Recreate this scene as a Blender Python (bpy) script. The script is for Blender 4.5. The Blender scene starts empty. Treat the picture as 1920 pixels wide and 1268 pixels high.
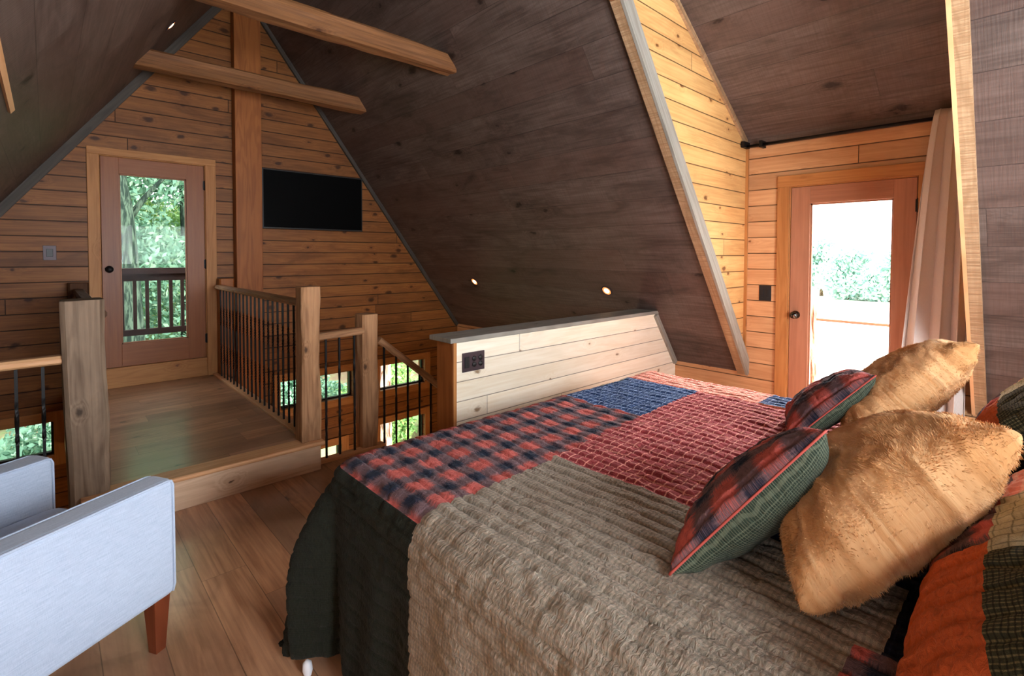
import bpy, bmesh, math, random
import numpy as np
from mathutils import Vector, Matrix
random.seed(7); rng = np.random.default_rng(11)
PI = math.pi
SC = bpy.context.scene
COL = SC.collection

# ------------------------------------------------------------------ utilities
def lin(c):
    c = c / 255.0
    return c / 12.92 if c <= 0.04045 else ((c + 0.055) / 1.055) ** 2.4
def S(r, g, b): return (lin(r), lin(g), lin(b), 1.0)

class NT:
    def __init__(s, name, rough=.6, spec=.3, sheen=0.0):
        s.m = bpy.data.materials.new(name); s.m.use_nodes = True
        s.t = s.m.node_tree; s.N = s.t.nodes; s.L = s.t.links
        s.b = s.N['Principled BSDF']; s.out = s.N['Material Output']
        s.b.inputs['Roughness'].default_value = rough
        s.b.inputs['Specular IOR Level'].default_value = spec
        if sheen:
            s.b.inputs['Sheen Weight'].default_value = sheen
            s.b.inputs['Sheen Roughness'].default_value = .4
    def lk(s, a, b):
        if isinstance(a, (int, float)): b.default_value = a
        elif isinstance(a, tuple): b.default_value = a
        else: s.L.new(a, b)
    def math(s, op, a, b=None, c=None, clamp=False):
        n = s.N.new('ShaderNodeMath'); n.operation = op; n.use_clamp = clamp
        s.lk(a, n.inputs[0])
        if b is not None: s.lk(b, n.inputs[1])
        if c is not None: s.lk(c, n.inputs[2])
        return n.outputs[0]
    def mix(s, f, a, b, mode='MIX'):
        n = s.N.new('ShaderNodeMix'); n.data_type = 'RGBA'; n.blend_type = mode
        s.lk(f, n.inputs[0]); s.lk(a, n.inputs[6]); s.lk(b, n.inputs[7])
        return n.outputs[2]
    def comb(s, x, y, z=0.0):
        n = s.N.new('ShaderNodeCombineXYZ'); s.lk(x, n.inputs[0]); s.lk(y, n.inputs[1]); s.lk(z, n.inputs[2])
        return n.outputs[0]
    def noise(s, v, scale=1.0, detail=3.0, rough=.55, dist=0.0):
        n = s.N.new('ShaderNodeTexNoise'); s.L.new(v, n.inputs['Vector'])
        n.inputs['Scale'].default_value = scale; n.inputs['Detail'].default_value = detail
        n.inputs['Roughness'].default_value = rough; n.inputs['Distortion'].default_value = dist
        return n.outputs[0]
    def voro(s, v, scale=1.0, rnd=1.0, feat='F1'):
        n = s.N.new('ShaderNodeTexVoronoi'); n.feature = feat; n.voronoi_dimensions = '2D'; s.L.new(v, n.inputs['Vector'])
        n.inputs['Scale'].default_value = scale; n.inputs['Randomness'].default_value = rnd
        return n
    def white(s, v):
        n = s.N.new('ShaderNodeTexWhiteNoise'); n.noise_dimensions = '1D'; s.lk(v, n.inputs['W'])
        return n.outputs[0]
    def ss(s, x, lo, hi, a=0.0, b=1.0):
        n = s.N.new('ShaderNodeMapRange'); n.interpolation_type = 'SMOOTHSTEP'
        s.lk(x, n.inputs[0])
        for i, q in enumerate((lo, hi, a, b)): s.lk(q, n.inputs[i + 1])
        return n.outputs[0]
    def uv(s):
        n = s.N.new('ShaderNodeTexCoord'); q = s.N.new('ShaderNodeSeparateXYZ')
        s.L.new(n.outputs['UV'], q.inputs[0]); s.uvv = n.outputs['UV']; s.obj = n.outputs['Object']
        return q.outputs[0], q.outputs[1]
    def bump(s, h, strength=.5, dist=.01):
        n = s.N.new('ShaderNodeBump'); n.inputs['Strength'].default_value = strength
        n.inputs['Distance'].default_value = dist; s.L.new(h, n.inputs['Height'])
        s.L.new(n.outputs[0], s.b.inputs['Normal'])
    def col(s, c): s.lk(c, s.b.inputs['Base Color'])

def plain(name, c, rough=.5, metal=0.0, spec=.4, emis=None, es=0.0):
    t = NT(name, rough, spec); t.col(c); t.b.inputs['Metallic'].default_value = metal
    if emis: t.b.inputs['Emission Color'].default_value = emis; t.b.inputs['Emission Strength'].default_value = es
    return t.m

def wood(name, light, dark, knotc, plank=None, length=3.0, groove=.9, gw=.004, knots=.5, kscale=2.2,
         rowvar=.25, grain=1.0, figure=.5, saw=0.0, rough=.6, spec=.3, joint=True, bumps=.3, third=None, thirdamt=.5, blotch=.0, kr=1.0):
    t = NT(name, rough, spec); u, v = t.uv()
    if plank:
        vr = t.math('DIVIDE', v, plank); row = t.math('FLOOR', vr); r1 = t.white(t.math('ADD', row, .37))
        ul = t.math('ADD', t.math('DIVIDE', u, length), t.math('MULTIPLY', r1, 17.3))
        cl = t.math('FLOOR', ul)
        pid = t.math('ADD', t.math('MULTIPLY', row, 7.13), t.math('MULTIPLY', cl, 3.71))
        rnd = t.white(pid); rnd2 = t.white(t.math('ADD', pid, 91.7))
        fv = t.math('FRACT', vr); ev = t.math('MULTIPLY', t.math('MINIMUM', fv, t.math('SUBTRACT', 1.0, fv)), plank)
        fu = t.math('FRACT', ul); eu = t.math('MULTIPLY', t.math('MINIMUM', fu, t.math('SUBTRACT', 1.0, fu)), length)
        g = t.ss(ev, gw * .35, gw, 1.0, 0.0)
        if joint: g = t.math('MAXIMUM', g, t.ss(eu, gw * .25, gw * .7, 1.0, 0.0))
    else:
        pid = 0.0; rnd = t.math('ADD', 0.5, 0.0); rnd2 = rnd; g = None
    zoff = t.math('MULTIPLY', rnd, 41.0)
    # knots pull the grain round them
    wn = t.math('MULTIPLY', t.math('SUBTRACT', t.noise(t.comb(t.math('MULTIPLY', u, 14.0), t.math('MULTIPLY', v, 30.0), zoff), 1.0, 3.0, .6), .5), .16)
    kn = t.voro(t.comb(t.math('ADD', t.math('MULTIPLY', u, kscale), wn), t.math('ADD', t.math('MULTIPLY', v, kscale * 1.7), t.math('ADD', zoff, wn)), 0.0), 1.0, 1.0)
    kd = kn.outputs['Distance']; ksep = t.N.new('ShaderNodeSeparateColor'); t.L.new(kn.outputs['Color'], ksep.inputs[0])
    gate = t.ss(ksep.outputs[0], 1.0 - knots - .02, 1.0 - knots + .02)
    krad = t.math('MULTIPLY_ADD', ksep.outputs[1], .06 * kr, .03 * kr)
    knot = t.math('MULTIPLY', t.ss(kd, t.math('MULTIPLY', krad, .35), krad, 1.0, 0.0), gate)
    halo = t.math('MULTIPLY', t.ss(kd, .02, .26, 1.0, 0.0), gate)
    warp = t.math('MULTIPLY', halo, .02)
    vv = t.math('ADD', v, warp)
    gv = t.comb(t.math('MULTIPLY', u, 1.6), t.math('MULTIPLY', vv, 55.0), zoff)
    fine = t.noise(gv, grain, 5.0, .62, .3)
    fv2 = t.noise(t.comb(t.math('MULTIPLY', u, .8), t.math('MULTIPLY', vv, 9.0), zoff), 1.0, 2.0, .5, .8)
    rings = t.math('SINE', t.math('MULTIPLY', t.math('ADD', fv2, t.math('MULTIPLY', halo, .35)), 42.0))
    rings = t.ss(rings, -.6, 1.0)
    coarse = t.noise(t.comb(t.math('MULTIPLY', u, 1.3), t.math('MULTIPLY', v, 5.0), zoff), 1.0, 4.0, .6)
    f = t.math('ADD', t.math('MULTIPLY', t.ss(fine, .3, .7), 1.0 - figure), t.math('MULTIPLY', rings, figure))
    f = t.math('ADD', t.math('MULTIPLY', f, .6), t.math('MULTIPLY', t.ss(coarse, .3, .72), .4), clamp=True)
    c = t.mix(f, light, dark)
    if third: c = t.mix(t.math('MULTIPLY', t.ss(rnd2, .35, .9), thirdamt), c, third)
    if blotch:
        bn = t.noise(t.comb(t.math('MULTIPLY', u, 1.6), t.math('MULTIPLY', v, 4.5), 3.3), 1.0, 5.0, .68, .6)
        c = t.mix(t.math('MULTIPLY', t.ss(bn, .45, .72), blotch), c, (dark[0] * .55, dark[1] * .5, dark[2] * .48, 1))
    c = t.mix(t.math('MULTIPLY', t.ss(kd, .02, .17, 1.0, 0.0), t.math('MULTIPLY', gate, .55)), c, dark)
    c = t.mix(t.math('MULTIPLY', knot, .85), c, knotc)
    if saw:
        sw = t.noise(t.comb(t.math('MULTIPLY', u, 130.0), t.math('ADD', t.math('MULTIPLY', v, 5.0), t.math('MULTIPLY', u, 9.0)), zoff), 1.0, 2.0, .5)
        sw = t.ss(sw, .35, .7)
        c = t.mix(t.math('MULTIPLY', sw, saw * .5), c, dark)
    k = t.math('MULTIPLY_ADD', rnd, rowvar * 2, 1.0 - rowvar)
    c = t.mix(1.0, c, t.comb(k, k, k), 'MULTIPLY')
    h = t.math('MULTIPLY', fine, -.25)
    if saw: h = t.math('ADD', h, t.math('MULTIPLY', sw, -.35))
    if g is not None:
        c = t.mix(t.math('MULTIPLY', g, groove), c, (dark[0] * .12, dark[1] * .1, dark[2] * .1, 1))
        h = t.math('SUBTRACT', h, g)
    t.col(c); t.bump(h, bumps, .006)
    return t.m

# ------------------------------------------------------------------ mesh builder
class MB:
    def __init__(s): s.v = []; s.f = []; s.uv = []; s.mi = []; s.sm = []
    def face(s, pts, uvs, mi=0, smooth=False):
        i = len(s.v); s.v += [tuple(p) for p in pts]; s.f.append(tuple(range(i, i + len(pts)))); s.uv += [tuple(q) for q in uvs]
        s.mi.append(mi); s.sm.append(smooth)
    def box(s, lo, hi, L=0, M=None, off=None, mi=0, bev=0):
        """box from lo to hi, grain along axis L, optional transform M"""
        off = (random.uniform(0, 50), random.uniform(0, 50)) if off is None else off
        x0, y0, z0 = lo; x1, y1, z1 = hi
        P = [Vector(p) for p in ((x0,y0,z0),(x1,y0,z0),(x1,y1,z0),(x0,y1,z0),(x0,y0,z1),(x1,y0,z1),(x1,y1,z1),(x0,y1,z1))]
        F = [((0,3,2,1),2),((4,5,6,7),2),((0,1,5,4),1),((2,3,7,6),1),((1,2,6,5),0),((3,0,4,7),0)]
        for idx, nax in F:
            ax = [a for a in (0,1,2) if a != nax]
            a, b = (L, [q for q in ax if q != L][0]) if nax != L else (ax[0], ax[1])
            pts = [P[i] for i in idx]; uvs = [(p[a] + off[0], p[b] + off[1]) for p in pts]
            s.face([M @ p for p in pts] if M else pts, uvs, mi)
    def slab(s, pts, th, uvec, vvec, off=(0, 0), mi=0):
        """planar polygon pts extruded by vector th"""
        pts = [Vector(p) for p in pts]; th = Vector(th); u = Vector(uvec); v = Vector(vvec)
        if (pts[1] - pts[0]).cross(pts[2] - pts[0]).dot(th) > 0: pts = pts[::-1]
        q = [p + th for p in pts]; n = len(pts)
        fu = lambda p: (p.dot(u) + off[0], p.dot(v) + off[1])
        s.face(pts, [fu(p) for p in pts], mi); s.face(q[::-1], [fu(p) for p in q[::-1]], mi)
        for i in range(n):
            j = (i + 1) % n; w = [pts[j], pts[i], q[i], q[j]]
            s.face(w, [fu(p) for p in w], mi)
    def rings(s, R, closed=True, cap=True, uvs=1.0, mi=0, smooth=True):
        """loft list of rings (each list of points)"""
        n = len(R[0]); i0 = len(s.v)
        for r in R: s.v += [tuple(p) for p in r]
        L = [0.0]
        for a, b in zip(R[:-1], R[1:]): L.append(L[-1] + (Vector(b[0]) - Vector(a[0])).length)
        per = [0.0]
        for k in range(n): per.append(per[-1] + (Vector(R[0][(k + 1) % n]) - Vector(R[0][k])).length)
        m = n if closed else n - 1
        for a in range(len(R) - 1):
            for k in range(m):
                k2 = (k + 1) % n
                s.f.append((i0 + a * n + k, i0 + a * n + k2, i0 + (a + 1) * n + k2, i0 + (a + 1) * n + k))
                s.uv += [(L[a], per[k]), (L[a], per[k + 1]), (L[a + 1], per[k + 1]), (L[a + 1], per[k])]
                s.mi.append(mi); s.sm.append(smooth)
        if cap and closed:
            for base, rv in ((0, True), (len(R) - 1, False)):
                idx = [i0 + base * n + k for k in range(n)]
                if rv: idx = idx[::-1]
                s.f.append(tuple(idx)); s.mi.append(mi); s.sm.append(False)
                s.uv += [(Vector(s.v[i])[0] + Vector(s.v[i])[1], Vector(s.v[i])[2]) for i in idx]
    def build(s, name, mats, parent=None, weld=False, bevel=0, subsurf=0):
        me = bpy.data.meshes.new(name); me.from_pydata(s.v, [], s.f)
        ul = me.uv_layers.new(name='UVMap'); ul.data.foreach_set('uv', np.array(s.uv, dtype=np.float32).ravel())
        me.polygons.foreach_set('material_index', s.mi); me.polygons.foreach_set('use_smooth', s.sm)
        for m in (mats if isinstance(mats, (list, tuple)) else [mats]): me.materials.append(m)
        if weld or bevel:
            bm = bmesh.new(); bm.from_mesh(me); bmesh.ops.remove_doubles(bm, verts=bm.verts, dist=1e-5)
            bmesh.ops.recalc_face_normals(bm, faces=bm.faces); bm.to_mesh(me); bm.free()
        me.update()
        o = bpy.data.objects.new(name, me); COL.objects.link(o)
        if parent: o.parent = parent
        if bevel:
            b = o.modifiers.new('bevel', 'BEVEL'); b.width = bevel; b.segments = 2; b.limit_method = 'ANGLE'
        if subsurf:
            b = o.modifiers.new('sub', 'SUBSURF'); b.levels = subsurf; b.render_levels = subsurf
        return o

def tag(o, label, cat, group=None, kind=None):
    if label: o['label'] = label
    if cat: o['category'] = cat
    if group: o['group'] = group
    if kind: o['kind'] = kind
    return o
def struct(o): o['kind'] = 'structure'; return o
def thing(name, label, cat, loc=(0, 0, 0), group=None):
    o = bpy.data.objects.new(name, None); COL.objects.link(o); o.location = loc; o.empty_display_size = .1
    return tag(o, label, cat, group)
def boxo(name, lo, hi, mat, L=0, parent=None, bevel=.0, off=None):
    m = MB(); m.box(lo, hi, L, off=off); return m.build(name, mat, parent, bevel=bevel)
def ploc(o, parent):
    """parent o (built in world coordinates) to an Empty standing elsewhere without moving it"""
    o.parent = parent; o.matrix_parent_inverse = Matrix.Translation(parent.location).inverted(); return o

def circle(c, r, n, ax, ph=0.0, sx=1.0):
    """ring of n points round centre c in the plane normal to axis vector ax"""
    ax = Vector(ax).normalized(); t = Vector((0, 0, 1)) if abs(ax.z) < .9 else Vector((1, 0, 0))
    e1 = ax.cross(t).normalized(); e2 = ax.cross(e1)
    return [Vector(c) + e1 * math.cos(ph + 2 * PI * k / n) * r * sx + e2 * math.sin(ph + 2 * PI * k / n) * r for k in range(n)]
def tube(mb, pts, rad, n=8, cap=True):
    R = []
    for i, p in enumerate(pts):
        a = Vector(pts[max(0, i - 1)]); b = Vector(pts[min(len(pts) - 1, i + 1)])
        r = rad[i] if isinstance(rad, (list, tuple)) else rad
        R.append(circle(p, r, n, b - a))
    mb.rings(R, cap=cap)
def lathe(mb, prof, c, ax, n=24):
    """prof: list of (along axis, radius)"""
    ax = Vector(ax).normalized(); mb.rings([circle(Vector(c) + ax * h, max(r, 1e-4), n, ax) for h, r in prof])

# value noise in numpy (for cloth and timber wear)
_T = rng.random((256, 256))
def vn(x, y):
    xi = np.floor(x).astype(int); yi = np.floor(y).astype(int); fx = x - xi; fy = y - yi
    fx = fx * fx * (3 - 2 * fx); fy = fy * fy * (3 - 2 * fy)
    g = lambda i, j: _T[i % 256, j % 256]
    return (g(xi, yi) * (1 - fx) + g(xi + 1, yi) * fx) * (1 - fy) + (g(xi, yi + 1) * (1 - fx) + g(xi + 1, yi + 1) * fx) * fy - .5
def fbm(x, y, o=3):
    r = 0; a = 1.0
    for k in range(o): r = r + vn(x * 2 ** k + 13.7 * k, y * 2 ** k + 5.1 * k) * a; a *= .5
    return r

# ------------------------------------------------------------------ materials
PL = .137
M = {}
M['pine'] = wood('pine_planks', S(230, 186, 122), S(198, 142, 84), S(96, 50, 20), plank=PL, length=4.4, knots=.6, kscale=2.6, rowvar=.13, gw=.0055, rough=.5, figure=.3, bumps=.5, blotch=.3, kr=1.3)
M['pine_gable'] = wood('shaded_pine_planks', S(156, 100, 50), S(110, 62, 27), S(56, 26, 10), plank=PL, length=4.4, knots=.65, kscale=2.5, rowvar=.15, gw=.007, rough=.5, figure=.3, bumps=.6, blotch=.5, kr=1.8)  # pine copy darkened and reddened for the dim warm light on the gable
M['pine_dormer'] = wood('honey_pine_planks', S(214, 168, 122), S(182, 130, 86), S(84, 42, 18), plank=PL, length=4.4, knots=.6, kscale=2.5, rowvar=.12, gw=.0055, rough=.5, figure=.3, bumps=.5, blotch=.3, kr=1.3)
M['pine_pale'] = wood('daylit_pine_planks', S(246, 238, 220), S(228, 212, 184), S(128, 96, 64), plank=.125, length=3.2, knots=.5, kscale=2.6, rowvar=.06, blotch=.12, kr=1.1, gw=.004, rough=.55, figure=.35, bumps=.4, groove=.75)  # pine copy paled to carry the cool daylight on the half wall
M['pine_trim'] = wood('pine_trim', S(190, 132, 76), S(158, 100, 52), S(100, 52, 24), knots=.22, kscale=2.0, rowvar=0, rough=.5)
M['barn'] = wood('weathered_boards', S(110, 94, 86), S(68, 53, 47), S(26, 17, 14), plank=.245, length=3.1, knots=.6, kscale=1.35, rowvar=.10, blotch=.6, kr=1.2, groove=.5, gw=.003, saw=.55, figure=.35, rough=.5, bumps=.22, third=S(88, 66, 58), thirdamt=.5)
M['floor'] = wood('hickory_floor', S(208, 158, 120), S(140, 94, 66), S(66, 38, 24), plank=.185, length=1.25, knots=.4, kscale=1.5, rowvar=.27, groove=.6, gw=.0025, figure=.3, rough=.32, spec=.5, bumps=.10, third=S(158, 122, 98), thirdamt=.7, blotch=.45)
_fb = M['floor'].node_tree.nodes['Principled BSDF']; _fb.inputs['Coat Weight'].default_value = .55; _fb.inputs['Coat Roughness'].default_value = .16
M['nosing'] = wood('hickory_trim', S(232, 182, 134), S(200, 142, 96), S(110, 66, 40), knots=.15, rowvar=0, rough=.45)
M['riser'] = wood('hickory_riser', S(226, 196, 166), S(190, 150, 118), S(80, 50, 34), knots=.3, rowvar=0, rough=.5)
M['beam'] = wood('hewn_beam', S(142, 96, 58), S(90, 56, 32), S(60, 34, 18), knots=.2, rowvar=0, rough=.7, bumps=.8, figure=.35)
M['post'] = wood('hewn_post', S(196, 148, 106), S(128, 88, 60), S(62, 40, 26), blotch=.4, knots=.3, kscale=3, rowvar=0, rough=.75, bumps=.9, figure=.35)
M['oldpost'] = wood('weathered_hewn_post', S(152, 128, 106), S(94, 74, 58), S(50, 36, 26), blotch=.4, knots=.3, kscale=3, rowvar=0, rough=.75, bumps=.9, figure=.35)
M['darkpost'] = wood('dark_hewn_post', S(96, 62, 38), S(60, 36, 22), S(30, 18, 12), knots=.2, rowvar=0, rough=.75)
M['ridgepost'] = wood('fir_post', S(170, 102, 50), S(130, 72, 30), S(84, 42, 18), knots=.12, rowvar=0, rough=.5, figure=.6)
M['door'] = wood('fir_door', S(154, 92, 50), S(128, 70, 36), S(90, 48, 24), knots=0, rowvar=0, rough=.4, figure=.25, bumps=.1)
M['grey'] = wood('grey_board', S(158, 154, 144), S(120, 114, 104), S(70, 62, 54), knots=.15, rowvar=0, rough=.55)
M['rough'] = wood('rough_sawn_edge', S(186, 154, 118), S(140, 106, 74), S(80, 56, 38), knots=.1, rowvar=0, rough=.8, saw=1.6, bumps=1.0)
M['darktrim'] = wood('dark_grey_trim', S(82, 74, 66), S(54, 47, 42), S(26, 20, 16), knots=.1, rowvar=0, rough=.6)
M['door_pale'] = wood('pale_fir_door', S(182, 128, 98), S(156, 104, 78), S(90, 48, 24), knots=0, rowvar=0, rough=.4, figure=.25, bumps=.1)
M['leg'] = wood('walnut_leg', S(122, 60, 32), S(92, 40, 20), S(60, 28, 14), knots=0, rowvar=0, rough=.35, spec=.5)
M['darkwood'] = wood('stained_deck_rail', S(36, 21, 18), S(24, 14, 12), S(20, 10, 8), knots=0, rowvar=0, rough=.5)
M['deck'] = wood('sunlit_white_deck', S(240, 235, 225), S(225, 218, 205), S(190, 180, 165), plank=.14, length=4, knots=.1, rowvar=.03, rough=.7)  # near-white colour stands in for sun glare on the boards
M['black'] = plain('black_iron', (.012, .011, .011, 1), .45, .6)
M['blackplastic'] = plain('black_plastic', (.018, .017, .017, 1), .4)
M['bronze'] = plain('bronze_plate', S(72, 58, 62), .4, .3)
M['screen'] = plain('tv_screen', (.003, .003, .003, 1), .35, 0, .03)
M['chrome'] = plain('dark_chrome', (.12, .11, .10, 1), .18, 1.0)
M['bulb'] = plain('warm_bulb', (1, .8, .6, 1), .5, 0, .2, (1.0, .62, .30, 1), 9)
M['glow'] = plain('self_glowing_reflector', (.6, .3, .12, 1), .4, .5, .4, (1.0, .3, .08, 1), 1.6)  # emission imitates bulb light caught by the reflector and its halo
M['sheet'] = plain('white_sheet', S(225, 225, 225), .9)
M['bedframe'] = plain('dark_bed_frame', S(46, 34, 28), .6)
M['white'] = plain('white_ceramic', S(225, 228, 235), .5)

def glassmat():
    t = NT('window_glass'); t.N.remove(t.b)
    tr = t.N.new('ShaderNodeBsdfTransparent'); gl = t.N.new('ShaderNodeBsdfGlossy'); gl.inputs['Roughness'].default_value = .02
    fr = t.N.new('ShaderNodeFresnel'); fr.inputs['IOR'].default_value = 1.12
    mx = t.N.new('ShaderNodeMixShader'); t.L.new(fr.outputs[0], mx.inputs[0]); t.L.new(tr.outputs[0], mx.inputs[1]); t.L.new(gl.outputs[0], mx.inputs[2])
    t.L.new(mx.outputs[0], t.out.inputs[0]); return t.m
M['glass'] = glassmat()

def fabric_upholstery():
    t = NT('blue_grey_linen', .9, .15, .25); u, v = t.uv()
    a = t.noise(t.comb(t.math('MULTIPLY', u, 18.0), t.math('MULTIPLY', v, 260.0)), 1.0, 2.0)
    b = t.noise(t.comb(t.math('MULTIPLY', u, 900.0), t.math('MULTIPLY', v, 60.0)), 1.0, 2.0)
    f = t.ss(t.math('MULTIPLY', t.math('ADD', a, b), .5), .2, .8)
    t.col(t.mix(f, S(152, 166, 188), S(184, 196, 214))); t.bump(f, .25, .0015); return t.m
M['linen'] = fabric_upholstery()

def curtainmat():
    t = NT('taupe_curtain', .85, .2, .2); u, v = t.uv()
    f = t.noise(t.comb(t.math('MULTIPLY', u, 500.0), t.math('MULTIPLY', v, 60.0)), 1.0, 2.0)
    t.col(t.mix(f, S(190, 178, 170), S(212, 202, 194))); t.bump(f, .15, .001)
    t.b.inputs['Transmission Weight'].default_value = 0.0
    return t.m
M['curtain'] = curtainmat()

# --- quilt fabrics, UV in metres on the cloth
def qbase(name, rough=.92):
    t = NT(name, rough, .1, .05); u, v = t.uv()
    w = t.noise(t.comb(t.math('MULTIPLY', u, 9.0), t.math('MULTIPLY', v, 9.0)), 1.0, 2.0)
    d = t.math('MULTIPLY', t.math('SUBTRACT', w, .5), .012)
    t.pu = t.math('ADD', u, d); t.pv = t.math('ADD', v, d)
    return t
def qfin(t, c, fine=1.0):
    a = t.noise(t.comb(t.math('MULTIPLY', t.pu, 60.0), t.math('MULTIPLY', t.pv, 85.0)), 1.0, 3.0, .6, .8)
    b = t.noise(t.comb(t.math('MULTIPLY', t.pu, 900.0), t.math('MULTIPLY', t.pv, 900.0)), 1.0, 1.0)
    k = t.ss(a, .25, .6, .78, 1.06)
    t.col(t.mix(1.0, c, t.comb(k, k, k), 'MULTIPLY'))
    t.bump(t.math('ADD', a, t.math('MULTIPLY', b, .12 * fine)), .75, .010)
    return t.m
def stripe(t, x, per, duty, soft=.08, ph=0.0):
    f = t.math('FRACT', t.math('ADD', t.math('DIVIDE', x, per), ph))
    d = t.math('ABSOLUTE', t.math('SUBTRACT', f, .5))
    return t.ss(d, duty / 2 - soft, duty / 2 + soft, 1.0, 0.0)
def q_plaid(name='plaid_red_navy', per=.125, dk=1.0):
    t = qbase(name)
    fz = t.math('MULTIPLY', t.math('SUBTRACT', t.noise(t.comb(t.math('MULTIPLY', t.pu, 14.0), t.math('MULTIPLY', t.pv, 420.0)), 1.0, 2.0), .5), .05)
    fz2 = t.math('MULTIPLY', t.math('SUBTRACT', t.noise(t.comb(t.math('MULTIPLY', t.pu, 420.0), t.math('MULTIPLY', t.pv, 14.0)), 1.0, 2.0), .5), .05)
    a = stripe(t, t.math('ADD', t.pu, fz), per, .44, .11); b = stripe(t, t.math('ADD', t.pv, fz2), per, .44, .11)
    red = S(192 * dk, 94 * dk, 86 * dk); mid = S(108 * dk, 84 * dk, 88 * dk); navy = S(34 * dk, 40 * dk, 56 * dk)
    s = t.math('MULTIPLY', t.math('ADD', a, b), .5)
    c = t.mix(t.ss(s, 0.0, .5), red, mid); c = t.mix(t.ss(s, .5, 1.0), c, navy)
    return qfin(t, c)
def q_grid(name, base, line, per=.032, w=.09, amt=.8, line2=None):
    t = qbase(name)
    a = stripe(t, t.pu, per, w, .05); b = stripe(t, t.pv, per, w, .05)
    n = t.noise(t.comb(t.math('MULTIPLY', t.pu, 6.0), t.math('MULTIPLY', t.pv, 6.0)), 1.0, 2.0)
    c = t.mix(t.math('MULTIPLY', a, amt * .8), base, line); c = t.mix(t.math('MULTIPLY', b, amt), c, line2 or line)
    c = t.mix(t.math('MULTIPLY', n, .15), c, (base[0] * .6, base[1] * .6, base[2] * .6, 1))
    return qfin(t, c)
M['q_plaid'] = q_plaid()
M['q_plaid_big'] = q_plaid('plaid_red_navy_cushion', .15)
M['q_blue'] = q_grid('blue_windowpane_cotton', S(42, 66, 108), S(146, 168, 202), .034, .12, .85)
M['q_red'] = q_grid('red_windowpane_cotton', S(160, 66, 70), S(246, 168, 152), .036, .11, 1.0)
M['q_grey'] = q_grid('taupe_check_cotton', S(150, 138, 122), S(184, 158, 142), .012, .4, .45, S(112, 110, 100))
M['q_dark'] = q_grid('dark_green_cotton', S(30, 32, 26), S(46, 48, 38), .006, .4, .5)
M['q_coral'] = q_grid('coral_check_cotton', S(232, 138, 118), S(246, 196, 176), .03, .25, .5)
M['q_cream'] = q_grid('cream_check_cotton', S(196, 188, 158), S(70, 74, 62), .03, .09, .85, S(120, 116, 92))
M['q_olive'] = q_grid('olive_check_cotton', S(66, 66, 50), S(150, 138, 100), .009, .3, .7, S(28, 28, 24))
M['q_orange'] = q_grid('orange_flecked_cotton', S(204, 96, 52), S(226, 130, 80), .03, .04, .35)
M['q_navy'] = q_grid('navy_cotton', S(20, 24, 40), S(44, 52, 76), .03, .1, .4)
M['q_green'] = q_grid('green_corded_cotton', S(48, 58, 48), S(112, 118, 98), .006, .3, .6)
M['q_piping'] = plain('red_piping', S(184, 80, 70), .85)

def furmat():
    t = NT('tan_faux_fur', .85, .15, .3)
    u, v = t.uv()
    a = t.noise(t.comb(t.math('MULTIPLY', u, 7.0), t.math('MULTIPLY', v, 11.0)), 1.0, 5.0, .65, 1.2)
    b = t.noise(t.comb(t.math('MULTIPLY', u, 60.0), t.math('MULTIPLY', v, 60.0)), 1.0, 3.0, .6)
    f = t.math('ADD', t.math('MULTIPLY', t.ss(a, .35, .68), .8), t.math('MULTIPLY', b, .2))
    t.col(t.mix(f, S(192, 136, 84), S(228, 184, 136))); t.bump(t.math('ADD', a, t.math('MULTIPLY', b, .3)), .5, .01)
    t.b.inputs['Sheen Tint'].default_value = (1, .85, .65, 1)
    return t.m
M['fur'] = furmat()

def leafmat(name, cols):
    t = NT(name, .6, .2); g = t.N.new('ShaderNodeNewGeometry'); r = g.outputs['Random Per Island']
    c = t.mix(t.ss(r, 0.0, .5), cols[0], cols[1]); c = t.mix(t.ss(r, .5, 1.0), c, cols[2])
    t.col(c)
    tr = t.N.new('ShaderNodeBsdfTranslucent'); t.L.new(c, tr.inputs[0]); mx = t.N.new('ShaderNodeMixShader'); mx.inputs[0].default_value = .45
    t.L.new(t.b.outputs[0], mx.inputs[1]); t.L.new(tr.outputs[0], mx.inputs[2]); t.L.new(mx.outputs[0], t.out.inputs[0])
    return t.m
M['leaf'] = leafmat('summer_leaves', [S(98, 142, 84), S(134, 176, 108), S(172, 196, 116)])
M['leaf2'] = leafmat('cool_leaves', [S(98, 138, 116), S(126, 168, 142), S(156, 186, 156)])
M['leafpale'] = leafmat('haze_pale_leaves', [S(176, 214, 206), S(206, 232, 222), S(226, 240, 226)])  # haze and overexposure painted in as pale leaf colour
def barkmat(name, a, b, sc=1.0):
    t = NT(name, .9, .1); t.uv()
    mp = t.N.new('ShaderNodeMapping'); t.L.new(t.obj, mp.inputs[0]); mp.inputs['Scale'].default_value = (9 * sc, 9 * sc, 1.6 * sc)
    n = t.noise(mp.outputs[0], 2.0, 5.0, .65, .6); t.col(t.mix(t.ss(n, .42, .6), a, b)); t.bump(n, .9, .03); return t.m
M['bark'] = barkmat('grey_bark', S(26, 38, 32), S(66, 82, 68))
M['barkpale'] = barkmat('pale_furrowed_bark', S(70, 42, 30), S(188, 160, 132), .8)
def groundmat(name, a, b, sc):
    t = NT(name, .95, .1); t.uv(); n = t.noise(t.obj, sc, 6.0, .7); t.col(t.mix(t.ss(n, .4, .62), a, b)); return t.m
M['forestfloor'] = groundmat('leaf_litter', S(120, 104, 84), S(116, 158, 96), .8)
M['field'] = groundmat('overexposed_field', S(232, 230, 214), S(240, 238, 226), .3)  # ground colour raised to near white to look overexposed in sun

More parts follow.
